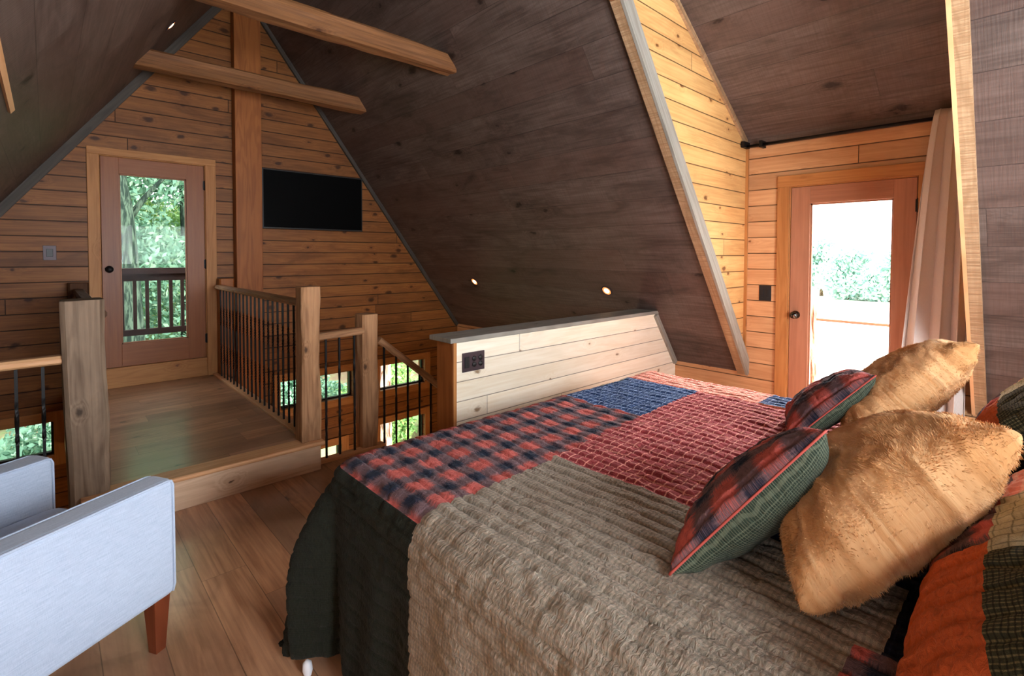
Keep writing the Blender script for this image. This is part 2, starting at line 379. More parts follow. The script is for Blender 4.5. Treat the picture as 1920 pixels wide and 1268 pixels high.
# ------------------------------------------------------------------ dimensions
YG, XW, XL = 6.1, 4.54, -1.35
YR = -1.35                        # rear gable
RX, RZ = 1.594, 4.437            # ridge
SLP = 1.354
zr = lambda x: 6.596 - SLP * x
zl = lambda x: 2.278 + SLP * x
KZ = .45
DNL = -1.2
DN, DF = .32, 1.86               # dormer cheeks (near / far)
DZ = 2.476; DS = (RZ - DZ) / (XW - RX)
ZLOW = -2.7
sv = Vector((1, 0, -SLP)).normalized(); nR = Vector((SLP, 0, 1)).normalized()    # down the right slope / outward normal
svL = Vector((-1, 0, -SLP)).normalized(); nL = Vector((-SLP, 0, 1)).normalized()

# ------------------------------------------------------------------ gable wall with door and lower windows
def wall_cells(mb, fixed, axis, lo, hi, holes, th, top=None, uax=0):
    """rectangular wall split round holes. axis 'y': wall plane y=fixed, u=x ; axis 'x': plane x=fixed, u=y"""
    us = sorted({lo[0], hi[0], *[min(max(q, lo[0]), hi[0]) for h in holes for q in h[:2]]}); zs = sorted({lo[1], hi[1], *[min(max(q, lo[1]), hi[1]) for h in holes for q in h[2:]]})
    for a, b in zip(us[:-1], us[1:]):
        for c, d in zip(zs[:-1], zs[1:]):
            mu, mz = (a + b) / 2, (c + d) / 2
            if any(h[0] < mu < h[1] and h[2] < mz < h[3] for h in holes): continue
            if axis == 'y': mb.box((a, fixed, c), (b, fixed + th, d), 0, off=(0, 0))
            else: mb.box((fixed, a, c), (fixed + th, b, d), 1, off=(0, 0))
gd = (.36, 1.27, .36, 2.44)       # gable door opening
lowwin = [(-.95, .03, -.33, -.02), (1.98, 2.87, -.33, 0.0), (3.25, 3.955, -.34, 0.0), (3.25, 3.955, -1.75, -.79), (1.9, 2.715, -2.2, -.91)]
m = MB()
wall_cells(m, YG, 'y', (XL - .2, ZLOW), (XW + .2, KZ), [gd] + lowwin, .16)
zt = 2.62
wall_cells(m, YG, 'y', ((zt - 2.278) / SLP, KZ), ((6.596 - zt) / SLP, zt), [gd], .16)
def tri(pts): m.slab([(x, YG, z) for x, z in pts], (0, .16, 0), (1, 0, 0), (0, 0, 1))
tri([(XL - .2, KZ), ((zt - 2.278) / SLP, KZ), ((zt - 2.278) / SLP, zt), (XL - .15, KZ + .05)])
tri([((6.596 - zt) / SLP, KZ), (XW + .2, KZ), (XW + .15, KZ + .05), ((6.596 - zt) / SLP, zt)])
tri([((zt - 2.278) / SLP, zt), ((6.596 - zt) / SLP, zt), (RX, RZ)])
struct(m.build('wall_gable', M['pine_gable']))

def door_unit(n, axis, fixed, u0, u1, z0, z1, g, trimu, trimz, knobu, knobz, hingeu, inward, zfloor, sill=None, knobmat='black', dm='door'):
    """full-lite door: leaf u0..u1, z0..z1, glass g=(u0,u1,z0,z1); inward: direction of the room along the wall normal"""
    d = inward
    def bx(name, a0, a1, b0, b1, n0, n1, mat, L, parent, bev=0.003):
        lo = [min(n0, n1), b0]; hi = [max(n0, n1), b1]
        if axis == 'y': return boxo(name, (a0, fixed + lo[0], b0), (a1, fixed + hi[0], b1), mat, L, parent, bev)
        return boxo(name, (fixed + lo[0], a0, b0), (fixed + hi[0], a1, b1), mat, (1 if L == 0 else L), parent, bev)
    root = struct(thing('door_%d' % n, None, None)); 
    leaf = MB()
    def lb(a0, a1, b0, b1, L):
        if axis == 'y': leaf.box((a0, fixed + min(0, -d * .045) + (.0), b0), (a1, fixed + max(0, -d * .045), b1), L)
        else: leaf.box((fixed + min(0, -d * .045), a0, b0), (fixed + max(0, -d * .045), a1, b1), 1 if L == 0 else L)
    lb(u0, g[0], z0, z1, 2); lb(g[1], u1, z0, z1, 2); lb(g[0], g[1], z0, g[2], 0); lb(g[0], g[1], g[3], z1, 0)
    # glazing bead
    lf = leaf.build('door_leaf', M[dm], root, bevel=.002)
    bead = MB()
    for (a0, a1, b0, b1) in ((g[0], g[0] + .012, g[2], g[3]), (g[1] - .012, g[1], g[2], g[3]), (g[0], g[1], g[2], g[2] + .012), (g[0], g[1], g[3] - .012, g[3])):
        if axis == 'y': bead.box((a0, fixed - d * .03 - .012, b0), (a1, fixed - d * .03 + .012, b1), 2)
        else: bead.box((fixed - d * .03 - .012, a0, b0), (fixed - d * .03 + .012, a1, b1), 2)
    bead.build('glazing_bead', M[dm], lf)
    q = -d * .028
    if axis == 'y': boxo('glass_pane', (g[0], fixed + q - .003, g[2]), (g[1], fixed + q + .003, g[3]), M['glass'], 0, lf)
    else: boxo('glass_pane', (fixed + q - .003, g[0], g[2]), (fixed + q + .003, g[1], g[3]), M['glass'], 0, lf)
    # jamb + casing
    tw = 0.0
    bx('jamb', u0 - .035, u0 - .004, zfloor, z1 + .035, -d * .15, 0, M['pine_trim'], 2, root)
    bx('jamb', u1 + .004, u1 + .035, zfloor, z1 + .035, -d * .15, 0, M['pine_trim'], 2, root)
    bx('jamb', u0 - .004, u1 + .004, z1 + .004, z1 + .035, -d * .15, 0, M['pine_trim'], 0, root)
    for q0, q1, b0, b1, LL in ((u0 - .012, u0 + .012, z0, z1, 2), (u1 - .012, u1 + .012, z0, z1, 2), (u0, u1, z1 - .012, z1 + .012, 0)): bx('door_stop', q0, q1, b0, b1, -d * .07, -d * .046, M['pine_trim'], LL, root)
    bx('casing', trimu[0], u0 - .01, zfloor, z1 + .012, 0, d * .022, M['pine_trim'], 2, root)
    bx('casing', u1 + .01, trimu[1], zfloor, z1 + .012, 0, d * .022, M['pine_trim'], 2, root)
    bx('casing', trimu[0], trimu[1], z1 + .012, trimz, 0, d * .024, M['pine_trim'], 0, root)
    if sill: bx('threshold_board', u0 - .01, u1 + .01, sill, z0 - .006, -d * .15, d * .01, M['pine_trim'], 0, root)
    # knob
    k = MB(); nv = Vector((0, d, 0)) if axis == 'y' else Vector((d, 0, 0))
    c = Vector((knobu, fixed, knobz)) if axis == 'y' else Vector((fixed, knobu, knobz))
    lathe(k, [(0, .033), (.006, .033), (.008, .014), (.035, .012), (.042, .024), (.055, .029), (.066, .026), (.072, .014), (.074, .002)], c, nv)
    k.build('door_knob', M[knobmat], root)
    for hz in (z1 - .2, (z0 + z1) / 2 - .02, z0 + .2):
        h = MB(); s1 = 1 if hingeu > knobu else -1
        cc = Vector((hingeu, fixed + d * .008, hz - .05)) if axis == 'y' else Vector((fixed + d * .008, hingeu, hz - .05))
        lathe(h, [(0, .008), (.1, .008)], cc, (0, 0, 1), 10)
        if axis == 'y': h.box((hingeu - .012, fixed, hz - .045), (hingeu + .004, fixed + d * .004 if d > 0 else fixed, hz + .045), 2) if d > 0 else h.box((hingeu - .016, fixed - .006, hz - .045), (hingeu + .006, fixed, hz + .045), 2)
        else: h.box((fixed - .006, hingeu - .016, hz - .045), (fixed, hingeu + .016, hz + .045), 2)
        h.build('hinge', M['black'], root)
    return root
door_unit(1, 'y', YG, .393, 1.237, .398, 2.407, (.53, 1.08, .614, 2.256), (.295, 1.345), 2.485, .446, 1.34, 1.245, -1, .2, sill=.2)

# lower windows in the gable wall
for i, (a, b, c, d) in enumerate(lowwin):
    root = struct(thing('window_%d' % (i + 1), None, None)); w = MB(); y = YG
    for lo, hi, L in (((a - .09, y - .02, c - .09), (a, y, d + .09), 2), ((b, y - .02, c - .09), (b + .09, y, d + .09), 2), ((a, y - .02, c - .09), (b, y, c), 0), ((a, y - .02, d), (b, y, d + .09), 0)): w.box(lo, hi, L)
    w.build('window_frame', M['pine_trim'], root)
    w = MB(); t_ = .018
    for lo, hi, L in (((a, y + .05, c), (a + t_, y + .1, d), 2), ((b - t_, y + .05, c), (b, y + .1, d), 2), ((a, y + .05, c), (b, y + .1, c + t_), 0), ((a, y + .05, d - t_), (b, y + .1, d), 0)): w.box(lo, hi, L)
    w.build('window_sash', M['darkwood'], root)
    boxo('window_pane', (a, y + .07, c), (b, y + .076, d), M['glass'], 0, root)

# ------------------------------------------------------------------ slopes, knee walls, dormers
def slopeR(y0, y1, name):
    mb = MB(); P = [(XW, y0, KZ), (XW, y1, KZ), (RX, y1, RZ), (RX, y0, RZ)]
    mb.slab(P, nR * .16, (0, 1, 0), sv); return struct(mb.build(name, M['barn']))
def slopeL(y0, y1, name):
    mb = MB(); P = [(XL, y0, KZ), (XL, y1, KZ), (RX, y1, RZ), (RX, y0, RZ)]
    mb.slab(P, nL * .16, (0, 1, 0), svL, off=(.7, .1)); return struct(mb.build(name, M['barn']))
slopeR(DF, YG + .16, 'ceiling'); slopeR(YR - .16, DN, 'ceiling')
slopeL(DF, YG + .16, 'ceiling'); slopeL(YR - .16, DNL, 'ceiling')
dsv = Vector((1, 0, -DS)).normalized(); dn = Vector((DS, 0, 1)).normalized()
mb = MB(); mb.slab([(XW + .1, DN - .06, DZ - .1 * DS), (XW + .1, DF + .06, DZ - .1 * DS), (RX, DF + .06, RZ), (RX, DN - .06, RZ)], dn * .14, (0, 1, 0), dsv, off=(.3, .05)); struct(mb.build('ceiling', M['barn']))
XLD = XL
mb = MB(); mb.slab([(XLD - .1, DNL - .06, DZ - .1 * DS), (XLD - .1, DF + .06, DZ - .1 * DS), (RX, DF + .06, RZ), (RX, DNL - .06, RZ)], Vector((-DS, 0, 1)).normalized() * .14, (0, 1, 0), (-dsv.x, 0, dsv.z), off=(.3, .05)); struct(mb.build('ceiling', M['barn']))
# cheeks (triangles between main slope and dormer ceiling)
def cheek(name, y, t, side):
    if side > 0: pts = [(XW + .02, y, KZ), (XW + .02, y, DZ + .01), (RX, y, RZ)]
    else: pts = [(XL - .02, y, KZ), (XL - .02, y, DZ + .01), (RX, y, RZ)]
    mb = MB(); mb.slab(pts, (0, t, 0), (1, 0, 0), (0, 0, 1), off=(0, .02)); struct(mb.build(name, M['pine']))
cheek('wall_dormer_far', DF, .1, 1); cheek('wall_dormer_near', DN, -.1, 1)
cheek('wall_left_dormer_far', DF, .1, -1); cheek('wall_left_dormer_near', DNL, -.1, -1)
# dormer wall (with door) + knee walls, right side
mb = MB(); do = (.636, 1.526, 0.0, 2.082)
wall_cells(mb, XW, 'x', (YR, ZLOW), (YG, KZ), [do], .16)
wall_cells(mb, XW, 'x', (DN - .06, KZ), (DF + .06, DZ + .02), [do], .16)
struct(mb.build('wall_right', M['pine_dormer']))
door_unit(2, 'x', XW, .671, 1.491, .02, 2.047, (.805, 1.351, .25, 1.91), (.585, 1.593), 2.15, 1.442, 1.0, .662, -1, 0.0, knobmat='chrome', dm='door_pale')
# left side: knee wall and dormer wall with big window (behind the camera's left shoulder)
mb = MB(); lo2 = (-.95, -.25, 1.2, 2.1)
wall_cells(mb, XL, 'x', (YR, ZLOW), (YG, KZ), [lo2], -.16)
wall_cells(mb, XL, 'x', (DNL - .06, KZ), (DF + .06, DZ + .02), [lo2], -.16)
struct(mb.build('wall_left', M['pine']))
def simple_window(n, axis, fixed, o, mull=1):
    root = struct(thing('window_%d' % n, None, None)); w = MB(); a, b, c, d = o
    def bb(a0, a1, z0, z1, n0, n1, L):
        if axis == 'x': w.box((fixed + n0, a0, z0), (fixed + n1, a1, z1), 1 if L == 0 else L)
        else: w.box((a0, fixed + n0, z0), (a1, fixed + n1, z1), L)
    for k in range(mull + 1):
        x = a + (b - a) * k / mull; x = min(max(x, a + .025), b - .025); bb(x - .025, x + .025, c, d, -.08, -.03, 2)
    bb(a, b, c, c + .05, -.08, -.03, 0); bb(a, b, d - .05, d, -.08, -.03, 0)
    w.build('window_frame', M['pine_trim'], root)
    w = MB(); bb(a, b, c, d, -.06, -.054, 0); w.build('window_pane', M['glass'], root)
simple_window(13, 'x', XL, lo2, 2)
# rear gable with a tall window group
ro = (.1, 2.75, .5, 2.15)
mb = MB(); wall_cells(mb, YR, 'y', (XL - .2, ZLOW), (XW + .2, KZ), [ro], -.16)
wall_cells(mb, YR, 'y', ((zt - 2.278) / SLP, KZ), ((6.596 - zt) / SLP, zt), [ro], -.16)
m = mb
def trr(pts): m.slab([(x, YR, z) for x, z in pts], (0, -.16, 0), (1, 0, 0), (0, 0, 1))
trr([(XL - .2, KZ), ((zt - 2.278) / SLP, KZ), ((zt - 2.278) / SLP, zt), (XL - .15, KZ + .05)])
trr([((6.596 - zt) / SLP, KZ), (XW + .2, KZ), (XW + .15, KZ + .05), ((6.596 - zt) / SLP, zt)])
trr([((zt - 2.278) / SLP, zt), ((6.596 - zt) / SLP, zt), (RX, RZ)])
struct(m.build('wall_rear', M['pine']))
simple_window(12, 'y', YR, ro, 2)

# trims along slope edges
def slope_strip(name, y0, y1, n0, n1, mat, x0=None, x1=None, side=1, z_extra=0):
    """board running up the slope; n0..n1 offset along the outward normal"""
    a, b = (sv, nR) if side > 0 else (svL, nL)
    P0 = Vector(((XW if side > 0 else XL), 0, KZ)); x1 = RX if x1 is None else x1; x0 = P0.x if x0 is None else x0
    t0 = (x0 - P0.x) / a.x; t1 = (x1 - P0.x) / a.x
    mb = MB(); pts = []
    A = P0 + a * t0; B = P0 + a * t1
    pts = [A + b * n0 + Vector((0, y0, 0)), A + b * n1 + Vector((0, y0, 0)), B + b * n1 + Vector((0, y0, 0)), B + b * n0 + Vector((0, y0, 0))]
    mb.slab(pts, (0, y1 - y0, 0), a, (0, 1, 0) if abs(y1 - y0) > abs(n1 - n0) else b, off=(random.random() * 9, random.random() * 9))
    return struct(mb.build(name, mat))
slope_strip('trim_1', DF - .035, DF + .04, -.03, .0, M['rough'])                 # face on the slope at far cheek
slope_strip('trim_2', DF - .05, DF - .03, -.032, .075, M['grey'])             # grey board covering the corner
slope_strip('trim_3', DN - .045, DN + .012, -.03, .0, M['rough'])               # rough-sawn board at near cheek
slope_strip('trim_4', DN + .012, DN + .03, -.032, .075, M['nosing'])
# gable / slope junction trims
slope_strip('trim_5', YG - .035, YG, -.045, 0, M['darktrim']); slope_strip('trim_6', YG - .04, YG, -.07, 0, M['darktrim'], side=-1)
# cheek / dormer ceiling trims
def dstrip(name, y0, y1, mat):
    mb = MB(); A = Vector((XW, y0, DZ)); B = Vector((RX, y0, RZ)); n = dn
    mb.slab([A - n * .045, B - n * .045, B, A], (0, y1 - y0, 0), dsv, n); struct(mb.build(name, mat))
dstrip('trim_7', DF - .02, DF, M['rough']); 
# ceiling/wall trim of the dormer, corner beads
mb = MB(); mb.box((XW - .02, DF - .022, KZ), (XW, DF, DZ - .02), 2); struct(mb.build('trim_8', M['pine_trim']))
boxo('trim_9', (XW - .03, DN, DZ - .05), (XW, DF, DZ + .02), M['barn'], 1)['kind'] = 'structure'
# added pale strip imitating a lit line on the left slope
mb = MB(); c0 = Vector((-.104, 0, zl(-.104))); e = svL
mb.slab([c0 + e * .012 + Vector((0, 1.95, 0)), c0 + e * .012 + Vector((0, 3.22, 0)), c0 - e * .012 + Vector((0, 3.22, 0)), c0 - e * .012 + Vector((0, 1.95, 0))], -nL * .012, (0, 1, 0), e)
struct(mb.build('lit_line_strip', M['nosing']))

# ------------------------------------------------------------------ floors
FY = 3.42
mb = MB(); T = -.26
for lo, hi in (((XL, YR), (XW, 2.64)), ((XL, 2.64), (1.92, FY)), ((1.345, FY), (1.92, 3.52)), ((XL, FY), (.11, 3.52))):
    mb.box((lo[0], lo[1], T), (hi[0], hi[1], 0), 1, off=(0, .06))
struct(mb.build('floor', M['floor']))
mb = MB(); mb.box((.12, FY + .05, -.2), (1.30, YG, .199), 0, off=(0, .1)); struct(mb.build('floor', M['floor']))
boxo('trim_11', (.12, FY + .0, 0.001), (1.375, FY + .02, .172), M['riser'], 0)['kind'] = 'structure'
# bull-nosed step edge
mb = MB(); R = []
for x in (.115, 1.395):
    ring = [(x, FY + .12, .2015), (x, FY + .12, .172), (x, FY - .008, .172)] + [(x, FY - .010 - .0148 * math.sin(a), .1867 - .0148 * math.cos(a)) for a in np.linspace(.3, PI - .3, 6)] + [(x, FY - .008, .2015)]
    R.append([Vector(p) for p in ring])
mb.rings(R, smooth=False); struct(mb.build('trim_12', M['nosing']))
boxo('trim_13', (1.355, 3.435, .0), (1.375, 3.56, .172), M['riser'], 1)['kind'] = 'structure'
boxo('trim_14', (1.29, FY + .05, -.24), (1.375, YG, .216), M['nosing'], 1, bevel=.004)['kind'] = 'structure'   # walkway curb
boxo('trim_15', (1.376, 3.50, -.26), (1.92, 3.575, .02), M['nosing'], 0, bevel=.004)['kind'] = 'structure'
boxo('trim_16', (XL, 3.50, -.26), (.12, 3.56, .02), M['nosing'], 0, bevel=.004)['kind'] = 'structure'
boxo('trim_17', (.10, 3.56, -.24), (.12, YG, .216), M['nosing'], 1)['kind'] = 'structure'
# lower-storey floor
boxo('floor', (XL, YR, ZLOW - .1), (XW, YG, ZLOW), M['floor'], 1)['kind'] = 'structure'

# stairs going down behind the half wall
st = thing('staircase', 'wooden stairs going down behind the half wall beside the bed', 'stairs', (1.92, 3.07, ZLOW))
nst = 12; rise = 2.7 / 13; run = .255
for k in range(nst):
    z = -rise * (k + 1); x = 1.92 + run * k
    if x + run > XW: break
    ploc(boxo('tread', (x - .02, 2.66, z - .035), (x + run, 3.49, z), M['nosing'], 1, bevel=.004), st)
kk = min(nst, int((XW - 1.92) / run))
mb = MB(); sx = lambda x: -.03 - (x - 1.92) * rise / run
mb.slab([(1.92, 3.50, sx(1.92)), (1.92 + run * kk, 3.50, sx(1.92 + run * kk)), (1.92 + run * kk, 3.50, sx(1.92 + run * kk) - .36), (1.92, 3.50, -.39)], (0, .04, 0), (rise / run * 0 + 1, 0, -rise / run), (0, 0, 1))
ploc(mb.build('stringer', M['nosing']), st)

# ------------------------------------------------------------------ half wall
hw = MB()
xe = lambda z: (6.596 - z) / SLP
hw.slab([(1.86, 2.52, 0), (XW, 2.52, 0), (XW, 2.52, KZ), (xe(.945), 2.52, .945), (1.86, 2.52, .945)], (0, .12, 0), (1, 0, 0), (0, 0, 1), off=(.6, .06))
struct(hw.build('wall_stair', M['pine_pale']))
boxo('trim_18', (1.836, 2.515, 0.001), (1.862, 2.685, .945), M['ridgepost'], 2, bevel=.002)['kind'] = 'structure'
boxo('trim_19', (1.838, 2.508, 0.001), (1.862, 2.519, .945), M['pine_trim'], 2)['kind'] = 'structure'
mb = MB(); mb.slab([(1.80, 2.485, .945), (xe(.945), 2.485, .945), (xe(.975), 2.485, .975), (1.80, 2.485, .975)], (0, .235, 0), (1, 0, 0), (0, 1, 0)); struct(mb.build('trim_20', M['grey'], bevel=.004))
# grey strip where the half wall meets the slope
mb = MB(); A = Vector((xe(.945), 0, .945)); B = Vector((XW, 0, KZ)); n = nR
mb.slab([A + Vector((0, 2.495, 0)), B + Vector((0, 2.495, 0)), B - n * .045 + Vector((0, 2.495, 0)), A - n * .045 + Vector((0, 2.495, 0))], (0, .025, 0), sv, n); struct(mb.build('trim_21', M['grey']))

# ------------------------------------------------------------------ hewn timber
def timber(name, A, B, w, h, mat, up=(0, 0, 1), amp=.006, seg=28, chamfer=.018, seedo=0.0, cutA=None, cutB=None):
    """hand-hewn beam from A to B (centre line) w wide, h high"""
    A = Vector(A); B = Vector(B); d = (B - A).normalized(); up = Vector(up); s = d.cross(up).normalized(); upv = s.cross(d).normalized()
    R = []; prof = []
    nx, c = 4, chamfer
    def side(p, q, k): return [tuple(p[i] + (q[i] - p[i]) * j / k for i in (0, 1)) for j in range(k)]
    a, b = w / 2, h / 2
    cor = [(-a + c, -b), (a - c, -b), (a, -b + c), (a, b - c), (a - c, b), (-a + c, b), (-a, b - c), (-a, -b + c)]
    for i in range(8): prof += side(cor[i], cor[(i + 1) % 8], 3 if i % 2 == 0 else 1)
    L = (B - A).length
    for i in range(seg + 1):
        t = i / seg; ring = []
        for k, (x, y) in enumerate(prof):
            ang = math.atan2(y, x) / (2 * PI) * 9
            n1 = float(fbm(np.array(t * L * 3.0 + seedo), np.array(ang + seedo * 3.1), 3)); wob = float(vn(np.array(t * L * 1.2 + seedo * 7), np.array(.5)))
            k1 = 1 + n1 * amp * 2.2 / max(a, b)
            p = A + d * (t * L) + s * (x * k1 + wob * amp * .8) + upv * (y * k1 + wob * amp * .8)
            for cut, end in ((cutA, 0), (cutB, 1)):
                if cut and ((end == 0 and i == 0) or (end == 1 and i == seg)):
                    cn, cd = Vector(cut[0]), cut[1]; tt = (cd - cn.dot(p)) / cn.dot(d); p = p + d * tt
            ring.append(p)
        R.append(ring)
    mb = MB(); mb.rings(R, smooth=False); return mb.build(name, mat)

cr = (tuple(nR), nR.dot(Vector((XW, 0, KZ))) + .0); cl_ = (tuple(nL), nL.dot(Vector((XL, 0, KZ))) + .0)
BM = [(5.155, 5.32, 'tie beam crossing in front of the gable wall, farther of the two long ones'),
      (3.515, 3.67, 'tie beam with a full visible right end, nearer of the two long ones'),
      (1.74, 1.905, 'tie beam of which only a short end shows at the top edge')]
for i, (a, b, lb) in enumerate(BM):
    zc = 3.05 + .075
    o = timber('ceiling_beam', ((zc - 2.278) / SLP - .1, (a + b) / 2, zc), ((6.596 - zc) / SLP + .1, (a + b) / 2, zc), b - a, .148, M['beam'], seedo=3.1 * i, cutA=cl_, cutB=cr, seg=40)
    tag(o, ['hewn wooden ' + lb, 'hewn wooden ' + lb, 'hewn wooden ' + lb][i], 'beam', 'hewn tie beams between the roof slopes')
tag(boxo('ridge_post', (1.51, 5.975, ZLOW), (1.775, YG, RZ - .25), M['ridgepost'], 2, bevel=.006), 'tall square fir post on the gable wall between glass door and television', 'post')

def post(name, x0, x1, y0, y1, z0, z1, mat, label, seed, lean=0.0, amp=.006, ch=.014):
    c = ((x0 + x1) / 2, (y0 + y1) / 2)
    # domed worn top: extra small ring handled by bevel
    o = timber(name, (c[0] + lean, c[1], z0), (c[0], c[1], z1), x1 - x0, y1 - y0, mat, up=(0, 1, 0), seedo=seed, amp=amp, chamfer=ch, seg=26)
    b = o.modifiers.new('bevel', 'BEVEL'); b.width = .006; b.segments = 2; b.limit_method = 'ANGLE'; b.angle_limit = 1.0
    return tag(o, label, 'post', 'hewn newel posts of the railings')
post('newel_post', 1.262, 1.392, 3.44, 3.58, .202, 1.268, M['post'], 'light hewn newel post standing on the corner of the raised walkway step', 2.2, amp=.008)
post('newel_post', 1.74, 1.868, 3.515, 3.655, .0, 1.035, M['post'], 'hewn newel post at the stair head, standing on the main floor near the bed', 5.7)
post('newel_post', .052, .225, 3.455, 3.63, .02, 1.245, M['oldpost'], 'thick weathered newel post behind the blue-grey armchair', 9.1, lean=.022, ch=.02)
post('newel_post', 1.335, 1.475, 5.93, 6.07, .2, 1.23, M['ridgepost'], 'newel post against the gable wall at far end of the walkway railing', 12.4, amp=.003)
post('newel_post', .146, .285, 5.95, 6.08, .2, 1.225, M['darkpost'], 'dark newel post against the gable wall left of the glass door', 15.4, amp=.003)

# ------------------------------------------------------------------ railings
def baluster_mesh(h):
    """slim square bar with two twisted stretches"""
    mb = MB(); R = []; n = max(24, int(h / .02)); r = .0092
    for i in range(n + 1):
        z = h * i / n; t = i / n
        tw = 0.0
        for (a, b) in ((.16, .38), (.58, .80)): tw += 2 * PI * 2 * min(max((t - a) / (b - a), 0), 1)
        R.append([Vector((r * math.cos(tw + PI / 4 + k * PI / 2), r * math.sin(tw + PI / 4 + k * PI / 2), z)) for k in range(4)])
    mb.rings(R, smooth=False); return mb
def add_balusters(root, pts):
    """pts: list of (x, y, z0, z1); share mesh for equal heights"""
    cache = {}
    for (x, y, z0, z1) in pts:
        h = round(z1 - z0, 3)
        if h not in cache:
            o = baluster_mesh(h).build('baluster', M['black']); cache[h] = o; c = o
        else: c = cache[h].copy(); COL.objects.link(c)
        c.location = (x - root.location.x, y - root.location.y, z0 - root.location.z); c.parent = root
def handrail(root, A, B, w, h, mat, seed):
    o = timber('handrail', A, B, w, h, mat, amp=.003, seedo=seed, chamfer=.012, seg=24); ploc(o, root); return o
G = 'wood and black iron railings'
r = thing('railing', 'walkway railing of black twisted bars running back to the gable wall', 'railing', (1.33, 4.7, .216), G)
handrail(r, (1.33, 3.575, 1.143), (1.33, 5.935, 1.143), .085, .042, M['post'], 3.3)
add_balusters(r, [(1.33, 3.67 + .1165 * i, .216, 1.125) for i in range(20)])
r = thing('railing', 'short level railing with three black bars between two hewn posts', 'railing', (1.56, 3.54, .02), G)
handrail(r, (1.385, 3.53, .905), (1.75, 3.56, .912), .08, .05, M['post'], 8.3)
add_balusters(r, [(x, 3.54, .02, .885) for x in (1.465, 1.565, 1.68)])
r = thing('railing', 'sloping stair railing with black bars going down behind the half wall', 'railing', (2.6, 3.52, -.6), G)
zz = lambda x: .862 - (x - 1.872) * rise / run
handrail(r, (1.872, 3.53, zz(1.872) - .03), (4.4, 3.53, zz(4.4) - .03), .06, .05, M['post'], 6.3)
add_balusters(r, [(x, 3.52, -.03 - (x - 1.92) * rise / run, zz(x) - .05) for x in (1.915, 2.02, 2.125, 2.235, 2.345, 2.455, 2.565, 2.675, 2.785, 2.895, 3.005, 3.115, 3.225, 3.335, 3.445)])
r = thing('railing', 'short railing with black bars left of the thick weathered post', 'railing', (-.5, 3.53, .02), G)
handrail(r, (-1.3, 3.53, .915), (.06, 3.53, .935), .085, .045, M['nosing'], 1.3)
add_balusters(r, [(-.118 - .099 + .099 * 2 - .099 * k, 3.53, .02, .905) for k in range(0, 12)])
r = thing('railing', 'left walkway railing running from the weathered post back to the gable wall', 'railing', (.215, 4.7, .2), G)
handrail(r, (.215, 3.62, 1.15), (.215, 5.95, 1.15), .08, .042, M['darkpost'], 4.3)
add_balusters(r, [(.215, 3.72 + .115 * i, .2, 1.135) for i in range(20)])

# ------------------------------------------------------------------ small wall fittings
tv = thing('television', 'large black flat television on the pine gable wall right of the fir post', 'television', (2.39, 6.03, 1.78))
ploc(boxo('screen', (1.805, 6.034, 1.795), (2.975, 6.038, 2.44), M['screen']), tv)
ploc(boxo('bezel', (1.79, 6.039, 1.78), (2.99, 6.075, 2.452), M['blackplastic'], bevel=.004), tv)
ploc(boxo('wall_bracket', (2.2, 6.075, 1.95), (2.6, 6.1, 2.25), M['black']), tv)
def switch_plate(name, label, axis, fixed, u0, u1, z0, z1, n, mat):
    d = .007; u0, u1 = min(u0, u1), max(u0, u1)
    if axis == 'y': root = thing(name, label, 'switch', ((u0 + u1) / 2, fixed, (z0 + z1) / 2), None); plate = boxo('plate', (u0, fixed - d, z0), (u1, fixed, z1), mat, bevel=.002)
    else: root = thing(name, label, 'switch', (fixed, (u0 + u1) / 2, (z0 + z1) / 2), None); plate = boxo('plate', (fixed - d, u0, z0), (fixed, u1, z1), mat, bevel=.002)
    ploc(plate, root)
    for k in range(n):
        c = u0 + (u1 - u0) * (k + .5) / n; w = (u1 - u0) / n * .25; zc = (z0 + z1) / 2
        b = boxo('rocker', (c - w, fixed - d - .006, zc - .035), (c + w, fixed - d, zc + .035), M['blackplastic'], bevel=.002) if axis == 'y' else boxo('rocker', (fixed - d - .006, c - w, zc - .035), (fixed - d, c + w, zc + .035), M['blackplastic'], bevel=.002)
        ploc(b, root)
    return root
switch_plate('light_switch', 'dark light switch on the pine gable wall left of the glass door', 'y', YG, -.013, .076, 1.43, 1.56, 1, M['bronze'])
switch_plate('light_switch', 'black light switch on the pine wall beside the bright glass door', 'x', XW, 1.635, 1.734, 1.10, 1.23, 2, M['blackplastic'])
# outlet on the half wall
ol = thing('power_outlet', 'dark bronze outlet and switch plate on the brightly lit half wall', 'outlet', (2.0, 2.52, .807))
ploc(boxo('plate', (1.911, 2.511, .746), (2.089, 2.519, .868), M['bronze'], bevel=.002), ol)
ploc(boxo('rocker', (1.927, 2.505, .772), (1.963, 2.511, .842), M['blackplastic'], bevel=.002), ol)
for cx in (2.003, 2.055):
    for zc in (.826, .788):
        mb = MB(); lathe(mb, [(0, .0165), (.004, .0165), (.0045, .0001)], (cx, 2.511, zc), (0, -1, 0), 16)
        ploc(mb.build('socket', M['blackplastic']), ol)
